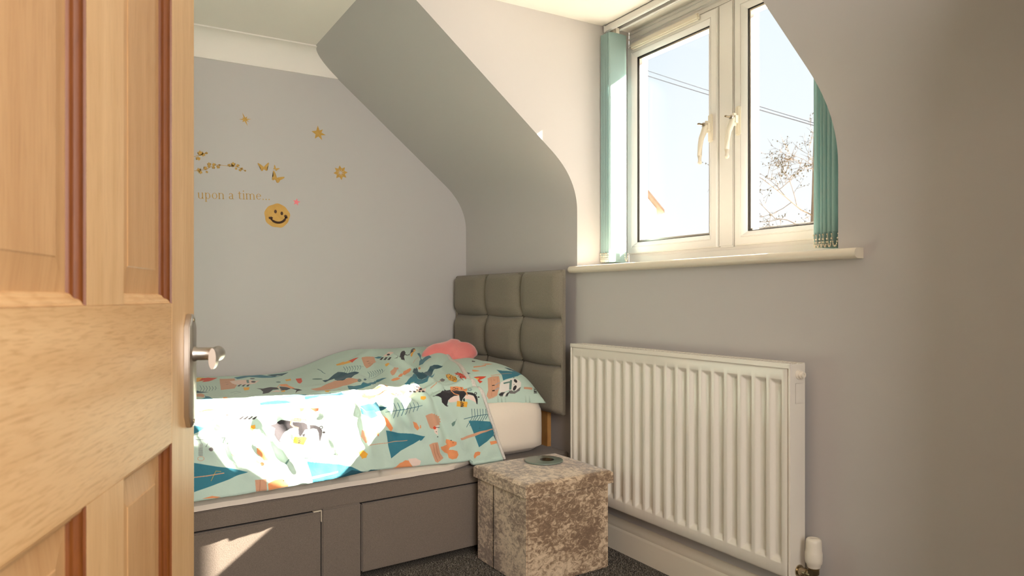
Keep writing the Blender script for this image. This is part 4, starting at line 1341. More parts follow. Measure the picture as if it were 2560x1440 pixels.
# creases of the cloth: (y, w) start, (y, w) end, height, half width
CR = [((-1.38, .93), (-1.18, 1.22), .013, .026), ((-1.28, .98), (-1.14, 1.24), -.010, .020), ((-1.33, 1.10), (-1.20, 1.28), .010, .018),
      ((-1.10, .95), (-1.02, 1.26), .010, .024), ((-.98, .90), (-.90, 1.25), .012, .022), ((-.93, .93), (-.80, 1.18), -.011, .022),
      ((-.86, .86), (-.74, 1.12), .018, .024), ((-.80, .88), (-.70, 1.02), -.012, .018), ((-.74, .78), (-.62, 1.24), .016, .028), ((-.68, .86), (-.58, 1.26), -.013, .022),
      ((-.62, .62), (-.60, .98), .014, .030), ((-.60, 1.0), (-.52, 1.27), .010, .024), ((-.70, .42), (-.66, .84), .018, .032), ((-.78, .50), (-.74, .84), -.012, .028),
      ((-.62, .30), (-.58, .62), .020, .034), ((-.88, .56), (-.80, .86), .012, .026), ((-.54, .40), (-.55, .70), -.012, .024),
      ((-1.55, .86), (-1.42, 1.20), .012, .026), ((-1.48, .95), (-1.36, 1.26), -.010, .020), ((-1.05, .74), (-.88, .86), .010, .018), ((-1.30, .80), (-1.08, .84), .008, .016),
      ((-.50, .60), (-.46, 1.0), .008, .026), ((-1.36, 1.20), (-1.22, 1.33), .012, .016), ((-1.22, 1.16), (-1.10, 1.33), .012, .018), ((-1.02, 1.18), (-.94, 1.33), .010, .016)]
def creases(y, w):
    h = 0
    for a, b, hh, wd in CR:
        if abs(y - (a[0] + b[0]) / 2) > .25: continue
        wy = y + .012 * nz(w * 9, y * 9, 4); ww = w
        d, t = seg_dist((wy, ww), a, b)
        if d < wd * 2.4:
            h += hh * math.exp(-(d / wd) ** 2 * 1.6) * (sm(0, .25, t) * sm(1, .8, t) * .8 + .2)
    return h
def top_z(x, y):
    z = .612
    hump = sm(-1.02, -.62, y)
    z += .082 * hump * (1 - sm(.25, .95, x))
    z += .022 * hump * (1 - sm(.8, 1.0, x))
    z += .007 * nz(x * 5, y * 3.2, .3) + .004 * nz(x * 14, y * 7, 2.3)
    # bunched diagonal folds near the pillow
    d = (x * .55 + y * 1.0)
    z += .010 * hump * sin(d * 34 + 2.5 * nz(x * 3, y * 3, 5)) * sm(.1, .3, x) * (1 - sm(.85, 1, x))
    return z
PX0, PX1, PYB, PYF = .07, .975, -.122, -.475
def pillow_top(u, v):
    eu = 1 - abs(2 * u - 1) ** 4.5; ev = 1 - abs(2 * v - 1) ** 3.2
    hgt = (max(0, eu) ** .5) * (max(0, ev) ** .5)
    x = PX0 + (PX1 - PX0) * u; y = PYB + (PYF - PYB) * v
    z = MZ + .008 + .112 * hgt - .004 + .006 * nz(x * 6, y * 6, 1.2) * hgt
    z -= sm(.86, 1.0, u) * .034 * (1 - v * .75)
    z += .018 * sm(.6, .0, v) * hgt * (1 - sm(.6, .95, u))
    return z, hgt
def over_pillow(x, y):
    u = (x - PX0) / (PX1 - PX0); v = (y - PYB) / (PYF - PYB)
    u = min(max(u, .02), 1.0)
    if v > 1.0: return pillow_top(min(u, .985), .97)[0] + .016 - (v - 1) * .16
    return pillow_top(min(u, .985), max(min(v, .97), 0))[0] + .014
def duvet_point(w, y):
    rr = .052
    xe = XB(y) - .028          # where the side hangs
    top_len = xe - rr - .03
    arc = rr * pi / 2
    ridge = 0
    if w <= top_len:
        x = .03 + w; z = top_z(x, y)
        # long rolled folds near the edge
        s_ = top_len - w
        wob = .012 * sin(y * 7.3) + .008 * sin(y * 17)
        z += .017 * math.exp(-((s_ - .045 + wob) / .022) ** 2) - .012 * math.exp(-((s_ - .010 + wob * .6) / .016) ** 2)
        z += .008 * math.exp(-((s_ - .10 + wob) / .02) ** 2)
        if y > -.80: z = max(z, over_pillow(x, y))
        return x, z + creases(y, w)
    zt = top_z(xe - rr, y)
    if y > -.80: zt = max(zt, over_pillow(xe - rr, y) )
    if w <= top_len + arc:
        a = (w - top_len) / rr
        c_ = creases(y, w)
        return xe - rr + (rr + c_) * sin(a), zt - rr + (rr + c_) * cos(a)
    d = w - top_len - arc
    L = zt - rr - .362 - .024 * sm(-.55, -1.1, y)
    t = d / max(L, .01)
    x = xe + (.046 + .052 * sm(-.75, -1.1, y)) * t - .012 * t * t
    # vertical drape folds
    f = .010 * nz(y * 7, d * 3, 7) + .006 * nz(y * 17 + d * 9, d * 6, 9) + .004 * nz(y * 34, d * 18, 4)
    tp = 1 - .75 * sm(.55, 1.0, t)
    x += f * sm(0, .35, t) * tp + creases(y, w) * tp + .003 * nz(y * 30, w * 22, 3)
    return x, zt - rr - d
def build_duvet():
    nu, nv = 330, 200
    ya = YT - .02
    bm = BM(); P = []; UVs = []
    for j in range(nv + 1):
        row = []
        for i in range(nu + 1):
            a = i / nu
            # cloth length to the hem
            yg = ya + (-.45 - ya) * a
            xe = XB(yg) - .028
            zt = .612 + (.022 if a > .9 else 0)
            W_ = (xe - .052 - .03) + .052 * pi / 2 + (zt - .052 - .362 - .024 * sm(-.55, -1.1, yg))
            w = W_ * j / nv
            y = ya + (hem_y(w) - ya) * (a ** .9)
            x, z = duvet_point(w, y)
            z = max(z, .346 + .005 * nz(y * 8, 1, 2))
            y += .004 * nz(w * 10, y * 6, 8)
            row.append((x, y, z)); UVs.append((y, w))
        P.append(row)
    grid(bm, P)
    o = obj('duvet', bm, M_duv, org=(.5, -1.1, .57), angle=80)
    set_uv(o, lambda k: ((UVs[k][0] - U0) / (U1 - U0), 1 - UVs[k][1] / V1))
    s_ = o.modifiers.new('thickness', 'SOLIDIFY'); s_.thickness = .012; s_.offset = -1
    tag(o, 'mint duvet with woodland animal print hanging over the bed side', 'duvet')
    # pale piped hem along the head-side edge
    bm = BM(); pts = []
    for j in range(0, nv + 1, 2):
        x, y, z = P[j][-1]; pts.append((x, y + .004, z - .004))
    tube(bm, pts, [.0065] * len(pts), 8, sx=1.7)
    h = obj('hem', bm, M_hem, o, angle=80)
    return o
M_duv = print_mat('duvet_print', print_image('duvet_print', U1 - U0, V1, DUVET_PRINT, MINT))
M_hem = mat('pale_flecked_hem', srgb(230, 226, 218), .9, var=(180, srgb(200, 188, 180), .6), bump=(80, .2))
duvet = build_duvet()

# ------------------------------------------------------------------ pillow
PU, PV = .95, .62
def build_pillow():
    bm = BM(); UVs = []
    n, m = 96, 60
    x0, x1 = PX0, PX1; yb, yf = PYB, PYF
    def shape(u, v, top):
        # u along the bed's width, v from the headboard forwards
        zt, hgt = pillow_top(u, v)
        x = x0 + (x1 - x0) * u; y = yb + (yf - yb) * v
        x += -.012 * sin(pi * v) * (u > .5)
        droop = sm(.86, 1.0, u)
        z = zt if top else MZ + .008 - .002 * hgt - droop * .034 * (1 - v * .75)
        if not top: z = min(z, MZ + .004) if droop < .2 else z
        return (x, y, z)
    T = [[shape(i / n, j / m, True) for j in range(m + 1)] for i in range(n + 1)]
    B = [[shape(i / n, j / m, False) for j in range(m + 1)] for i in range(n + 1)]
    V = grid(bm, T); k0 = len(bm.verts)
    V2 = grid(bm, B)
    bmesh.ops.recalc_face_normals(bm, faces=bm.faces[:])
    bm.verts.index_update()
    for i in range(n + 1):
        for j in range(m + 1): UVs.append((i / n, j / m))
    UVs += UVs
    o = obj('pillow', bm, M_pil, org=(.5, -.3, MZ), angle=80)
    set_uv(o, lambda k: (UVs[k][0], 1 - UVs[k][1]))
    s_ = o.modifiers.new('weld', 'WELD'); s_.merge_threshold = .004
    tag(o, 'mint printed pillow against the grey headboard', 'pillow')
M_pil = print_mat('pillow_print', print_image('pillow_print', PU, PV, PILLOW_PRINT, MINT))
build_pillow()

# ------------------------------------------------------------------ plush cushion
def build_plush():
    bm = BM()
    # a soft irregular pad: outline in its own plane (a: towards the headboard, b: up the slope)
    out = [(-.150, -.020), (-.120, .040), (-.060, .070), (.010, .088), (.050, .110), (.090, .100), (.105, .072), (.150, .060), (.172, .020), (.165, -.030), (.120, -.060), (.060, -.078), (.015, -.080), (-.01, -.105), (-.05, -.100), (-.10, -.070)]
    N = 64
    def cr(k):
        t = k / N * len(out); i = int(t); f = t - i
        p = [Vector(out[(i + q) % len(out)]) for q in (-1, 0, 1, 2)]
        return .5 * ((2 * p[1]) + (-p[0] + p[2]) * f + (2 * p[0] - 5 * p[1] + 4 * p[2] - p[3]) * f * f + (-p[0] + 3 * p[1] - 3 * p[2] + p[3]) * f ** 3)
    ol = [cr(k) for k in range(N)]
    C0 = Vector((.40, -.300, .706))
    ea = Vector((.12, .98, .02)).normalized(); eb = Vector((-.72, .05, .62)).normalized(); en = ea.cross(eb).normalized()
    if en.x < 0: en = -en
    M_ = 12
    def P(s_, k, sg):
        p = ol[k] * s_
        h = .043 * (1 - s_ ** 3.2) ** .6 if s_ < 1 else 0
        h *= 1 + .12 * nz(p.x * 18, p.y * 18, 3)
        return C0 + ea * p.x * .86 + eb * p.y * .74 + en * (h * sg)
    for sg in (1, -1):
        c = bm.verts.new(P(0, 0, sg)); prev = None
        for r in range(1, M_ + 1):
            s_ = (r / M_) ** .8
            cur = [bm.verts.new(P(s_, k, sg)) for k in range(N)]
            for k in range(N):
                if prev is None: bm.faces.new((c, cur[k], cur[(k + 1) % N]))
                else: bm.faces.new((prev[k], cur[k], cur[(k + 1) % N], prev[(k + 1) % N]))
            prev = cur
    bmesh.ops.remove_doubles(bm, verts=bm.verts[:], dist=.0003)
    o = obj('plush_cushion', bm, M_plush, org=C0, angle=80)
    tag(o, 'plain pink plush cushion lying on the pillow by the headboard', 'cushion')
build_plush()

# ------------------------------------------------------------------ storage cube
ot = thing('storage_cube', 'beige crushed velvet storage cube with lid between bed and radiator', 'footstool', (1.27, -.33, 0))
ca, cb, cc, cd_ = (1.112, -.518), (1.448, -.510), (1.424, -.150), (1.092, -.160)
bm = BM(); quadbox(bm, [ca, cb, cc, cd_], .001, .345 - .03)
ob = obj('box', bm, M_velvet, ot, bevel=.005)
bm = BM(); box(bm, 1.2345, 1.2355, -.5185, -.5165, .004, .30)
obj('seam', bm, M_black, ob, smooth=False)
bm = BM()
la, lb, lc, ld = (1.103, -.529), (1.459, -.521), (1.436, -.139), (1.081, -.150)
n = 24; P = []
def lerp2(u, v):
    a = Vector(la).lerp(Vector(lb), u); b = Vector(ld).lerp(Vector(lc), u)
    return a.lerp(b, v)
ks = [0, .006, .02, .04] + [.04 + .92 * k / 16 for k in range(1, 16)] + [.96, .98, .994, 1]
for u in ks:
    row = []
    for v in ks:
        p = lerp2(u, v); d = min(u, 1 - u, v, 1 - v)
        z = .342 + .007 * sm(0, .03, d) + .004 * sin(pi * u) * sin(pi * v) + .0015 * nz(u * 5, v * 5, 2)
        row.append((p.x, p.y, z))
    P.append(row)
V = grid(bm, P); n = len(ks) - 1
rim = [V[a][0] for a in range(n + 1)] + [V[n][b] for b in range(1, n + 1)] + [V[a][n] for a in range(n - 1, -1, -1)] + [V[0][b] for b in range(n - 1, 0, -1)]
low = [bm.verts.new((v.co.x, v.co.y, .305)) for v in rim]
for k in range(len(rim)): bm.faces.new((rim[k], rim[(k + 1) % len(rim)], low[(k + 1) % len(rim)], low[k]))
bm.faces.new(low)
obj('lid', bm, M_velvet, ot, angle=50)

cz = .3535
bm = BM(); lathe(bm, [(.068, 0), (.0715, .001), (.0725, .003), (.0715, .0055), (.068, .0065), (.001, .0065)], (1.205, -.285, cz), seg=48)
co = obj('coaster', bm, M_glassdisc, org=(1.205, -.285, cz))
tag(co, 'round grey glass coaster with dark centre on the velvet cube lid', 'coaster')
bm = BM(); lathe(bm, [(.027, .0064), (.027, .0070), (.001, .0071)], (1.213, -.276, cz), seg=32)
obj('dark_centre', bm, M_darkdisc, co)

# ------------------------------------------------------------------ wall stickers (on the left wall, x = 0)
TH = .0006
def decal_fan(bm, c, pts, t=TH, x=.0004):
    """star-shaped vinyl piece, fanned from its middle"""
    n = len(pts)
    m = bm.verts.new((x + t, c[0], c[1]))
    a = [bm.verts.new((x, p[0], p[1])) for p in pts]; b = [bm.verts.new((x + t, p[0], p[1])) for p in pts]
    for i in range(n):
        bm.faces.new((m, b[i], b[(i + 1) % n])); bm.faces.new((a[i], a[(i + 1) % n], b[(i + 1) % n], b[i]))
def decal(bm, pts, t=TH, x=.0004):
    """flat vinyl shape; pts are (y, z) on the left wall"""
    a = [bm.verts.new((x, p[0], p[1])) for p in pts]; b = [bm.verts.new((x + t, p[0], p[1])) for p in pts]
    n = len(pts)
    f1 = bm.faces.new(a); f2 = bm.faces.new(b)
    for i in range(n): bm.faces.new((a[i], b[i], b[(i + 1) % n], a[(i + 1) % n]))
    bmesh.ops.triangulate(bm, faces=[f1, f2])
def star(cy, cz_, spikes, inner, rot=0):
    """spikes: list of (angle_deg, outer radius)"""
    pts = []
    spikes = sorted((a % 360, r) for a, r in spikes)
    n = len(spikes)
    for i, (a, r) in enumerate(spikes):
        a2 = spikes[(i + 1) % n][0] + (360 if i == n - 1 else 0)
        pts.append((cy + r * cos(radians(a + rot)), cz_ + r * sin(radians(a + rot))))
        am = (a + a2) / 2
        pts.append((cy + inner * cos(radians(am + rot)), cz_ + inner * sin(radians(am + rot))))
    return pts
def sticker(name, label, pts_list, m=M_gold, cat='sticker', group=None, fan=False):
    bm = BM()
    for p in pts_list:
        if fan: decal_fan(bm, (sum(q[0] for q in p) / len(p), sum(q[1] for q in p) / len(p)), p)
        else: decal(bm, p)
    ys = [q[0] for p in pts_list for q in p]; zs_ = [q[1] for p in pts_list for q in p]
    o = obj(name, bm, m, org=(.0004, sum(ys) / len(ys), sum(zs_) / len(zs_)), smooth=False)
    tag(o, label, cat, group)
    return o
sticker('star_sticker', 'gold spiky star sticker, highest on the left wall',
        [star(-1.137, 1.786, [(10, .029), (55, .018), (112, .032), (150, .015), (185, .026), (230, .018), (292, .031), (335, .02)], .0085)], fan=True, group='star stickers')
sticker('star_sticker', 'gold seven-pointed star sticker nearest the sloping ceiling edge',
        [star(-.799, 1.762, [(95, .037), (45, .030), (-8, .036), (-60, .036), (-122, .033), (170, .034)], .0155)], fan=True, group='star stickers')
fl_pts = []
for k in range(8):
    a = radians(8 + 45 * k); c_, s_ = cos(a), sin(a)
    L0, Lm, L1, wd = .005, .020, .036, .0085
    fl_pts.append([(-.690 + c_ * L0, 1.581 + s_ * L0), (-.690 + c_ * Lm - s_ * wd, 1.581 + s_ * Lm + c_ * wd), (-.690 + c_ * L1, 1.581 + s_ * L1), (-.690 + c_ * Lm + s_ * wd, 1.581 + s_ * Lm - c_ * wd)])
sticker('flower_sticker', 'gold eight-petal flower sticker on the left wall below the slope', fl_pts)
sticker('star_sticker', 'small pink five-pointed star sticker beside the smiling disc',
        [star(-.904, 1.422, [(80, .0185), (8, .0195), (-64, .018), (-136, .0175), (-208, .0175)], .0075)], M_pinkv, fan=True, group='star stickers')

def butterfly(cy, cz_, s_, rot):
    half = [(0, .10), (.10, .22), (.42, .52), (.80, .78), (.86, .62), (.72, .30), (.50, .02), (.56, -.20), (.46, -.46), (.26, -.50), (.12, -.26), (.04, -.30)]
    pts = [(x, y) for x, y in half] + [(-x, y) for x, y in half[::-1]]
    c_, q = cos(rot), sin(rot)
    return [(cy + s_ * (x * c_ - y * q), cz_ + s_ * (x * q + y * c_)) for x, y in pts]
sticker('butterfly_sticker', 'gold butterfly sticker, left one of the upper pair', [butterfly(-1.053, 1.572, .030, radians(8))], group='gold butterfly stickers')
sticker('butterfly_sticker', 'tiny gold butterfly sticker, smallest of the three', [butterfly(-1.000, 1.572, .0165, radians(-32))], group='gold butterfly stickers')
sticker('butterfly_sticker', 'gold butterfly sticker, lowest and largest of the three', [butterfly(-.996, 1.527, .034, radians(-28))], group='gold butterfly stickers')

def ivy(name, label, stem, leaves):
    ps = []
    for a, b in zip(stem, stem[1:]):
        d = Vector((b[0] - a[0], b[1] - a[1])); d.normalize(); nn_ = Vector((-d.y, d.x)) * .0009
        ps.append([(a[0] + nn_.x, a[1] + nn_.y), (b[0] + nn_.x, b[1] + nn_.y), (b[0] - nn_.x, b[1] - nn_.y), (a[0] - nn_.x, a[1] - nn_.y)])
    for y, z, s_, r in leaves:
        lf = [(0, -1), (.75, -.75), (.55, -.1), (1.0, .35), (.4, .45), (0, 1), (-.4, .45), (-1, .35), (-.55, -.1), (-.75, -.75)]
        ps.append([(y + s_ * (a * cos(r) - b * sin(r)), z + s_ * (a * sin(r) + b * cos(r))) for a, b in lf])
    sticker(name, label, ps, group='gold ivy stickers')
ivy('ivy_sticker', 'long gold ivy sprig sticker above the wall lettering',
    [(-1.352, 1.530), (-1.335, 1.533), (-1.300, 1.541), (-1.284, 1.554), (-1.262, 1.564), (-1.240, 1.566), (-1.215, 1.565), (-1.190, 1.564), (-1.176, 1.566), (-1.160, 1.561), (-1.146, 1.554), (-1.135, 1.549)],
    [(-1.333, 1.536, .010, .4), (-1.326, 1.525, .008, 2), (-1.300, 1.530, .006, 1), (-1.305, 1.547, .009, -.4), (-1.290, 1.566, .009, .2), (-1.291, 1.554, .006, 2.0), (-1.270, 1.566, .008, -.8), (-1.272, 1.552, .007, 2.6), (-1.252, 1.556, .008, -2.3), (-1.247, 1.566, .005, .5),
     (-1.205, 1.569, .008, .9), (-1.188, 1.576, .010, .1), (-1.191, 1.567, .006, 2.2), (-1.168, 1.571, .008, -.6), (-1.176, 1.556, .006, 2.7), (-1.158, 1.551, .007, 2.2), (-1.150, 1.559, .006, -.4), (-1.136, 1.551, .0045, 0)])
ivy('ivy_sticker', 'short gold ivy tip sticker at the door edge, above the long sprig',
    [(-1.370, 1.586), (-1.340, 1.598), (-1.325, 1.604), (-1.310, 1.612), (-1.300, 1.614)],
    [(-1.336, 1.587, .010, 1.2), (-1.327, 1.612, .012, .2), (-1.313, 1.606, .009, -1), (-1.301, 1.615, .006, 0)])

# lettering: serif glyphs drawn from strokes, x-height = 1
def st(a, b, w): return ('s', a, b, w)
SRF = lambda x, y, l=.16, w=.05: ('s', (x - l, y), (x + l, y), w)
def arc(cx_, cy_, rx, ry, a0, a1, w0, w1, n=16):
    """crescent of varying width: thick where the curve runs upright"""
    o_, i_ = [], []
    for k in range(n + 1):
        a = radians(a0 + (a1 - a0) * k / n)
        th = w0 + (w1 - w0) * abs(cos(a))
        o_.append((cx_ + (rx + th / 2) * cos(a), cy_ + (ry + w0 / 2) * sin(a)))
        i_.append((cx_ + (rx - th / 2) * cos(a), cy_ + (ry - w0 / 2) * sin(a)))
    return [('q', [o_[k], o_[k + 1], i_[k + 1], i_[k]]) for k in range(n)]
TN, TK = .06, .15
GL = {
    'u': (1.12, [st((.18, .25), (.18, 1.0), TK), st((.06, .97), (.18, .97), .06), st((.80, 0), (.80, 1.0), TK), st((.66, .97), (.80, .97), .06), st((.80, .03), (.98, .03), .06)] + arc(.47, .28, .29, .25, 180, 360, TN, TK)),
    'p': (1.12, [st((.20, -.45), (.20, 1.0), TK), st((.06, .97), (.20, .97), .06), SRF(.20, -.45, .18, .06)] + arc(.52, .5, .33, .47, -150, 150, TN, TK)),
    'o': (1.06, arc(.50, .5, .36, .47, 0, 360, TN, TK, 28)),
    'n': (1.18, [st((.20, 0), (.20, 1.0), TK), st((.06, .97), (.20, .97), .06), SRF(.20, .03, .17, .06), st((.84, 0), (.84, .72), TK), SRF(.84, .03, .17, .06)] + arc(.53, .68, .31, .28, 0, 165, TN, TK)),
    'a': (1.0, [st((.66, .1), (.66, .72), TK), st((.66, .04), (.86, .04), .06)] + arc(.40, .72, .26, .24, 0, 165, TN, TK) + arc(.40, .27, .27, .25, 60, 330, TN, TK) + [st((.50, .50), (.68, .57), .06)]),
    't': (.72, [st((.30, .12), (.30, 1.28), TK), st((.04, .96), (.60, .96), .07)] + arc(.46, .20, .16, .17, 180, 320, TN, .10)),
    'i': (.58, [st((.28, 0), (.28, 1.0), TK), st((.10, .97), (.28, .97), .06), SRF(.28, .03, .18, .06), ('d', (.28, 1.38), .10)]),
    'm': (1.78, [st((.20, 0), (.20, 1.0), TK), st((.06, .97), (.20, .97), .06), SRF(.20, .03, .17, .06), st((.82, 0), (.82, .72), TK), SRF(.82, .03, .17, .06), st((1.44, 0), (1.44, .72), TK), SRF(1.44, .03, .17, .06)] + arc(.51, .68, .31, .28, 0, 165, TN, TK) + arc(1.13, .68, .31, .28, 0, 165, TN, TK)),
    'e': (1.0, [st((.14, .56), (.82, .56), .06)] + arc(.48, .5, .35, .47, 8, 320, TN, TK, 26)),
    '.': (.52, [('d', (.22, .06), .10)]),
}
txt = thing('wall_lettering', 'gold serif lettering on the left wall reading upon a time...', 'lettering', (.0004, -1.336, 1.407))
def lettering(s_, y0, z0, y1, z1, xh):
    adv = sum(.55 if ch == ' ' else GL[ch][0] for ch in s_)
    L = sqrt((y1 - y0) ** 2 + (z1 - z0) ** 2); k = L / adv; ang = atan2(z1 - z0, y1 - y0)
    c_, q = cos(ang), sin(ang); pen = 0
    for ch in s_:
        if ch == ' ': pen += .55; continue
        w, parts = GL[ch]
        bm = BM()
        def T(p):
            a, b = (p[0] + pen) * k, p[1] * xh
            return (y0 + a * c_ - b * q, z0 + a * q + b * c_)
        for pt in parts:
            if pt[0] == 's':
                a, b, wd = pt[1], pt[2], pt[3]
                d = Vector((b[0] - a[0], b[1] - a[1])).normalized(); nn_ = Vector((-d.y, d.x)) * wd / 2
                decal(bm, [T((a[0] + nn_.x, a[1] + nn_.y)), T((b[0] + nn_.x, b[1] + nn_.y)), T((b[0] - nn_.x, b[1] - nn_.y)), T((a[0] - nn_.x, a[1] - nn_.y))])
            elif pt[0] == 'q': decal(bm, [T(p) for p in pt[1]])
            else: decal(bm, [T((pt[1][0] + pt[2] * cos(2 * pi * j / 14), pt[1][1] + pt[2] * sin(2 * pi * j / 14))) for j in range(14)])
        nm = 'letter_' + ch if ch != '.' else 'dot'
        obj(nm, bm, M_gold, txt, smooth=False)
        pen += w
lettering('upon a time...', -1.337, 1.4075, -1.022, 1.4245, .0275)

# smiling disc
def wob(k, n): return 1 + .025 * sin(5 * 2 * pi * k / n + .8) + .018 * sin(9 * 2 * pi * k / n)
DY, DZ = -.993, 1.352
sd = sticker('smiling_disc_sticker', 'round gold hand-cut sticker with a brown smiling face', [[(DY + .058 * wob(k, 48) * cos(2 * pi * k / 48), DZ + .056 * wob(k, 48) * sin(2 * pi * k / 48)) for k in range(48)]], M_goldlight)
for ey, ez in ((-1.001, 1.371), (-.972, 1.364)):
    bm = BM(); decal(bm, [(ey + .0062 * cos(2 * pi * k / 16), ez + .0085 * sin(2 * pi * k / 16)) for k in range(16)], x=.0012)
    obj('eye', bm, M_brownv, sd, smooth=False)
bm = BM()
pts = []
N = 18
for k in range(N + 1):
    a = radians(205 + 150 * k / N)
    pts.append((DY + .0035 + .036 * cos(a), DZ - .0005 + .032 * sin(a)))
for i, (a, b) in enumerate(zip(pts, pts[1:])):
    w_ = .0052 if 2 < i < N - 3 else .0040
    d = Vector((b[0] - a[0], b[1] - a[1])).normalized(); nn_ = Vector((-d.y, d.x)) * w_; e_ = d * .001
    decal(bm, [(a[0] + nn_.x - e_.x, a[1] + nn_.y), (b[0] + nn_.x + e_.x, b[1] + nn_.y), (b[0] - nn_.x + e_.x, b[1] - nn_.y), (a[0] - nn_.x - e_.x, a[1] - nn_.y)], x=.0012)
for p, sg in ((pts[0], -1), (pts[-1], 1)):
    c_ = Vector(p)
    decal(bm, [(c_.x - .010, c_.y + .006), (c_.x + .004, c_.y + .008), (c_.x + .011, c_.y + .002), (c_.x + .003, c_.y - .004), (c_.x - .009, c_.y - .003)] if sg < 0 else
          [(c_.x - .009, c_.y + .004), (c_.x - .002, c_.y + .010), (c_.x + .006, c_.y + .006), (c_.x + .009, c_.y - .006), (c_.x + .001, c_.y - .008)], x=.0012)
obj('mouth', bm, M_brownv, sd, smooth=False)

# ------------------------------------------------------------------ oak door in the foreground
A19 = radians(19.3)
DU = Vector((-cos(A19), sin(A19), 0)); DL = Vector((-DU.y, DU.x, 0)); DN = -DL     # DN faces the camera
D0 = Vector((2.1225, -1.5970, 0))
door = thing('door_1', None, None, (D0 - DU * .8), kind='structure')
def DP(u, z, n=0): return D0 + DU * u + Vector((0, 0, z)) + DN * n
def dgrid_obj(name, pts_uzn, faces, m, parent=door, bevel=0, angle=30):
    bm = BM(); vs = [bm.verts.new(DP(*p)) for p in pts_uzn]
    for f in faces: bm.faces.new([vs[i] for i in f])
    o = obj(name, bm, m, parent, bevel=bevel, angle=angle)
    return o
def duv(o):
    org = ORG[o.name]; me = o.data; uv = me.uv_layers.new(name='UVMap')
    for lp in me.loops:
        p = me.vertices[lp.vertex_index].co + org - D0
        uv.data[lp.index].uv = (p.dot(DU), p.z + p.dot(DN) * .7)
def dbox(name, u0, u1, z0, z1, n0, n1, m, parent=door, bevel=.0008):
    P_ = [(u0, z0, n0), (u1, z0, n0), (u1, z0, n1), (u0, z0, n1), (u0, z1, n0), (u1, z1, n0), (u1, z1, n1), (u0, z1, n1)]
    o = dgrid_obj(name, P_, ((0, 3, 2, 1), (4, 5, 6, 7), (0, 1, 5, 4), (1, 2, 6, 5), (2, 3, 7, 6), (3, 0, 4, 7)), m, parent, bevel)
    duv(o); return o
TD = .040
dbox('stile', -.139, 0, .006, 1.99, -TD, 0, M_oakv)
dbox('stile', -.80, -.690, .006, 1.99, -TD, 0, M_oakv)
dbox('muntin', -.473, -.356, .956, 1.88, -TD, 0, M_oakv, bevel=0)
dbox('muntin', -.473, -.356, .20, .744, -TD, 0, M_oakv, bevel=0)
dbox('rail', -.690, -.139, .744, .956, -TD, 0, M_oakh)
dbox('rail', -.690, -.139, 1.87, 1.99, -TD, 0, M_oakh)
dbox('rail', -.690, -.139, .006, .205, -TD, 0, M_oakh)
def dpanel(u0, u1, z0, z1):
    # bevelled, raised and fielded panel
    rc, bw, rb = -.0155, .036, -.010
    bm = BM(); rows = []
    for d, n_ in ((0, rc), (.012, rc), (.012 + bw, rb - .001), (.0135 + bw, rb)):
        rows.append([bm.verts.new(DP(*c)) for c in ((u0 + d, z0 + d, n_), (u1 - d, z0 + d, n_), (u1 - d, z1 - d, n_), (u0 + d, z1 - d, n_))])
    for a, b in zip(rows, rows[1:]):
        for k in range(4): bm.faces.new((a[k], a[(k + 1) % 4], b[(k + 1) % 4], b[k]))
    bm.faces.new(rows[-1])
    back = [bm.verts.new(DP(*c)) for c in ((u0, z0, -TD + .01), (u1, z0, -TD + .01), (u1, z1, -TD + .01), (u0, z1, -TD + .01))]
    bm.faces.new(back[::-1])
    for k in range(4): bm.faces.new((rows[0][k], rows[0][(k + 1) % 4], back[(k + 1) % 4], back[k]))
    o = obj('panel', bm, M_oakp, door, angle=10); duv(o)
    # ogee moulding: uprights are darker than the cross pieces
    mp_ = [(0, 0), (.0008, -.0028), (.003, -.0032), (.0045, -.0036), (.0065, -.0055), (.0078, -.009), (.0098, -.0105), (.0115, -.011), (.0125, -.0125), (.0140, -.0155), (0, -.0155)]
    def strip(kind):
        bm = BM()
        def pt(d, n_, e):
            if kind == 'r': return (u1 - d, (z0 + d) if e == 0 else (z1 - d), n_)
            if kind == 'l': return (u0 + d, (z0 + d) if e == 0 else (z1 - d), n_)
            if kind == 'b': return ((u0 + d) if e == 0 else (u1 - d), z0 + d, n_)
            return ((u0 + d) if e == 0 else (u1 - d), z1 - d, n_)
        A_ = [bm.verts.new(DP(*pt(d, n_, 0))) for d, n_ in mp_]; B_ = [bm.verts.new(DP(*pt(d, n_, 1))) for d, n_ in mp_]
        for i in range(len(mp_) - 1): bm.faces.new((A_[i], A_[i + 1], B_[i + 1], B_[i]))
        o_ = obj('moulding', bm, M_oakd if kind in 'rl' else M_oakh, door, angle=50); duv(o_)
    for k in 'rlbt': strip(k)
for u0, u1 in ((-.690, -.473), (-.356, -.139)):
    dpanel(u0, u1, .956, 1.87)
    dpanel(u0, u1, .205, .744)

# lever handle on its long plate
def plate_outline(hw, z0, z1, ch):
    return [(-hw, z0 + ch), (-hw + ch * .75, z0), (hw - ch * .75, z0), (hw, z0 + ch), (hw, z1 - ch), (hw - ch * .75, z1), (-hw + ch * .75, z1), (-hw, z1 - ch)]
bm = BM()
uc = -.048
outl = [(uc + a, z) for a, z in plate_outline(.0215, .752, .938, .020)]
inn = [(uc + a, z) for a, z in plate_outline(.0165, .757, .933, .018)]
r0 = [bm.verts.new(DP(u, z, .0002)) for u, z in outl]; r1 = [bm.verts.new(DP(u, z, .0085)) for u, z in outl]; r2 = [bm.verts.new(DP(u, z, .0110)) for u, z in inn]
for a, b in ((r0, r1), (r1, r2)):
    for k in range(8): bm.faces.new((a[k], a[(k + 1) % 8], b[(k + 1) % 8], b[k]))
bm.faces.new(r2); bm.faces.new(r0[::-1])
hp = obj('handle_plate', bm, M_satin, door, bevel=.001, angle=40)
HZ = .872
bm = BM()
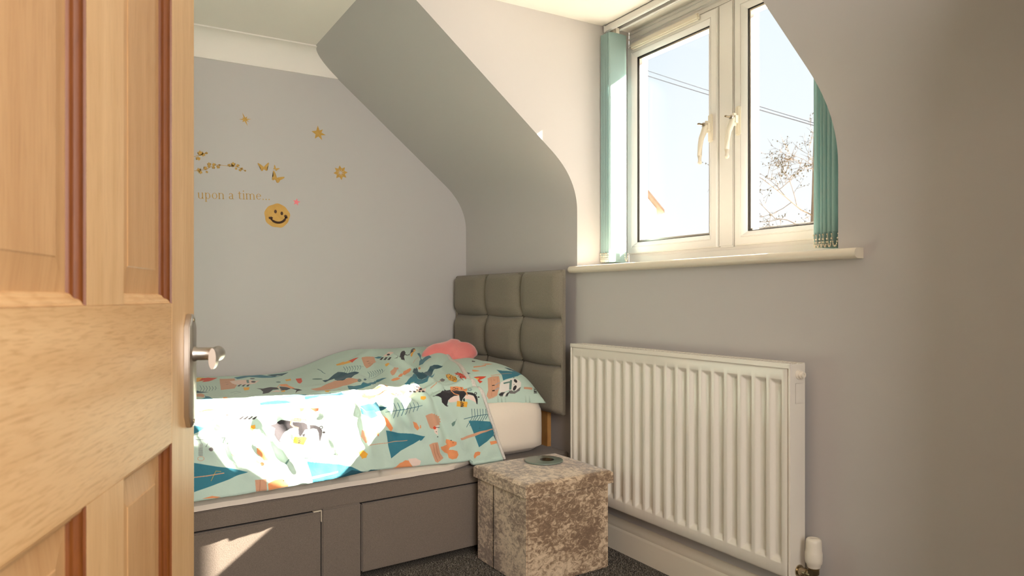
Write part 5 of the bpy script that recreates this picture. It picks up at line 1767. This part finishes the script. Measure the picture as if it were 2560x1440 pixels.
lathe(bm, [(.0125, .010), (.0125, .014), (.0108, .016), (.0108, .040), (.0112, .044)], DP(uc, HZ, 0), DN, 28)
pts = [DP(uc + .004, HZ, .044), DP(uc - .004, HZ + .001, .049), DP(uc - .018, HZ + .002, .052), DP(uc - .034, HZ + .001, .053), DP(uc - .052, HZ - .001, .055), DP(uc - .070, HZ - .002, .058), DP(uc - .088, HZ - .001, .060), DP(uc - .104, HZ, .060)]
tube(bm, pts, [.0112, .0124, .0122, .0108, .0112, .0132, .0155, .0160], 20, sx=[1, .92, .64, .52, .44, .38, .36, .34], up=(0, 0, 1))
obj('lever', bm, M_satin, hp, angle=50)
for z in (.928, .762):
    bm = BM(); lathe(bm, [(.0036, .0100), (.0036, .0116), (.002, .0122)], DP(uc, z, 0), DN, 14)
    obj('screw', bm, M_chrome, hp)
for z in (.25, 1.0, 1.78):
    pass

# ------------------------------------------------------------------ outside
GZ = -2.9
bm = BM(); box(bm, -60, 30, 1.2, 70, GZ - .2, GZ)
tag(obj('ground', bm, M_grass, smooth=False), kind='structure')

def branch(bm, bb, p, d, L, r, depth, rnd, droop=0):
    n = 5; pts = [p.copy()]
    for i in range(n):
        d = (d + Vector((rnd.gauss(0, .13), rnd.gauss(0, .13), rnd.gauss(0, .10) + droop))).normalized()
        p = p + d * (L / n); pts.append(p.copy())
    rad_ = [r * (1 - .65 * i / n) for i in range(n + 1)]
    tube(bm, pts, rad_, 5 if depth > 1 else 3, caps=False)
    if depth <= 0:
        for i in range(1, n + 1):
            for _ in range(2):
                if rnd.random() < .22:
                    q = pts[i] + Vector((rnd.gauss(0, .02), rnd.gauss(0, .02), rnd.gauss(0, .02)))
                    ball(bb, q, rnd.uniform(.006, .013), 3, 2, (1, 1, 1.3))
    if depth == 0: return
    k = {4: 7, 3: 5, 2: 5, 1: 3}[depth]
    for i in range(k):
        t = .25 + .75 * (i + rnd.random() * .6) / k
        j = min(int(t * n), n - 1); q = pts[j].lerp(pts[j + 1], t * n - j)
        ax = Vector((rnd.gauss(0, 1), rnd.gauss(0, 1), rnd.gauss(0, .6))).normalized()
        nd = (d * .75 + ax * .75).normalized()
        branch(bm, bb, q, nd, L * rnd.uniform(.42, .62), max(r * .5, .0035), depth - 1, rnd, droop)
def tree(name, label, base, h, seed, lean, depth=4, r=.09):
    rnd = random.Random(seed)
    root = thing(name, label, 'tree', base)
    bm = BM(); bb = BM()
    p = Vector(base); pts = [p.copy()]; d = Vector((0, 0, 1))
    n = 8
    for i in range(n):
        d = (d + Vector((rnd.gauss(0, .05) + lean[0], rnd.gauss(0, .05) + lean[1], 0))).normalized(); p = p + d * (h / n); pts.append(p.copy())
    tube(bm, pts, [r * (1 - .8 * i / n) for i in range(n + 1)], 8, caps=False)
    for i in range(16):
        t = .38 + .62 * i / 16; j = min(int(t * n), n - 1); q = pts[j].lerp(pts[j + 1], t * n - j)
        a = rnd.uniform(0, 2 * pi)
        nd = Vector((cos(a), sin(a), .35)).normalized()
        branch(bm, bb, q, nd, h * .30 * (1.2 - t * .7), r * .35 * (1.2 - t), depth - 1, rnd)
    obj('branches', bm, M_bark, root)
    b_ = obj('buds', bb, M_leaf, root, smooth=False); b_['kind'] = 'stuff'
tb = Vector((-2.924, 7.215, 1.785))
tree('bare_tree', 'bare tree with small buds outside, behind the right window pane', (tb.x, tb.y, GZ), 6.3, 11, (0, 0), 4, .075)
sb = Vector((-10.453, 11.201, 2.481))
tree('bare_shrub', 'small bare shrub outside, low in the left window pane', (sb.x, sb.y, GZ), 3.9, 5, (0, 0), 3, .05)

def house():
    # gable end seen at the lower left of the left pane
    q = Vector((-14.381, 14.315, 3.942))
    hz = q.z
    root = thing('white_house', 'white rendered house with brown roof, lower left of the window view', 'house', (q.x - 3, q.y, GZ))
    ax = Vector((-.454, -.891, 0)).normalized()     # along the gable, to the left in the view
    ay = Vector((-ax.y, ax.x, 0));
    if ay.x > 0: ay = -ay
    w_, dpt, rise = 7.0, 7.0, 4.2
    def Q(a, b, z): return Vector((q.x, q.y, 0)) + ax * a + ay * b + Vector((0, 0, z))
    ez = hz - .02
    bm = BM()
    outl = [(0, GZ), (w_, GZ), (w_, ez), (w_ / 2, ez + rise), (0, ez)]
    a_ = [bm.verts.new(Q(a, 0, z)) for a, z in outl]; b_ = [bm.verts.new(Q(a, dpt, z)) for a, z in outl]
    bm.faces.new(a_); bm.faces.new(b_[::-1])
    for i in range(5): bm.faces.new((a_[i], b_[i], b_[(i + 1) % 5], a_[(i + 1) % 5]))
    obj('wall', bm, M_render, root, smooth=False)
    for s0, s1 in (((-.17, ez - .20), (w_ / 2, ez + rise)), ((w_ + .17, ez - .20), (w_ / 2, ez + rise))):
        bm = BM(); sec = [s0, s1, (s1[0], s1[1] + .13), (s0[0], s0[1] + .10)]
        a_ = [bm.verts.new(Q(a, -.35, z + .02)) for a, z in sec]; b_ = [bm.verts.new(Q(a, dpt + .35, z + .02)) for a, z in sec]
        bm.faces.new(a_); bm.faces.new(b_[::-1])
        for i in range(4): bm.faces.new((a_[i], b_[i], b_[(i + 1) % 4], a_[(i + 1) % 4]))
        obj('roof', bm, M_tile, root, smooth=False)
house()
def cable(label, a, b, r):
    bm = BM()
    p, q = Vector(a), Vector(b)
    e_ = q + (q - p) * 1.6; s_ = p - (q - p) * .8
    pts = []
    for i in range(25):
        t = i / 24; x = s_.lerp(e_, t); x.z += -.12 * (1 - (2 * t - 1) ** 2) + .1
        pts.append(x)
    tube(bm, pts, r, 6)
    o = obj('overhead_cable', bm, M_wire, org=pts[0]); tag(o, label, 'cable', 'overhead cables')
cable('upper of the two thin overhead cables crossing the window view', (-6.362, 6.778, 5.054), (-2.03, 5.39, 3.087), .006)
cable('lower of the two thin overhead cables crossing the window view', (-6.362, 6.778, 4.96), (-2.03, 5.39, 3.055), .008)
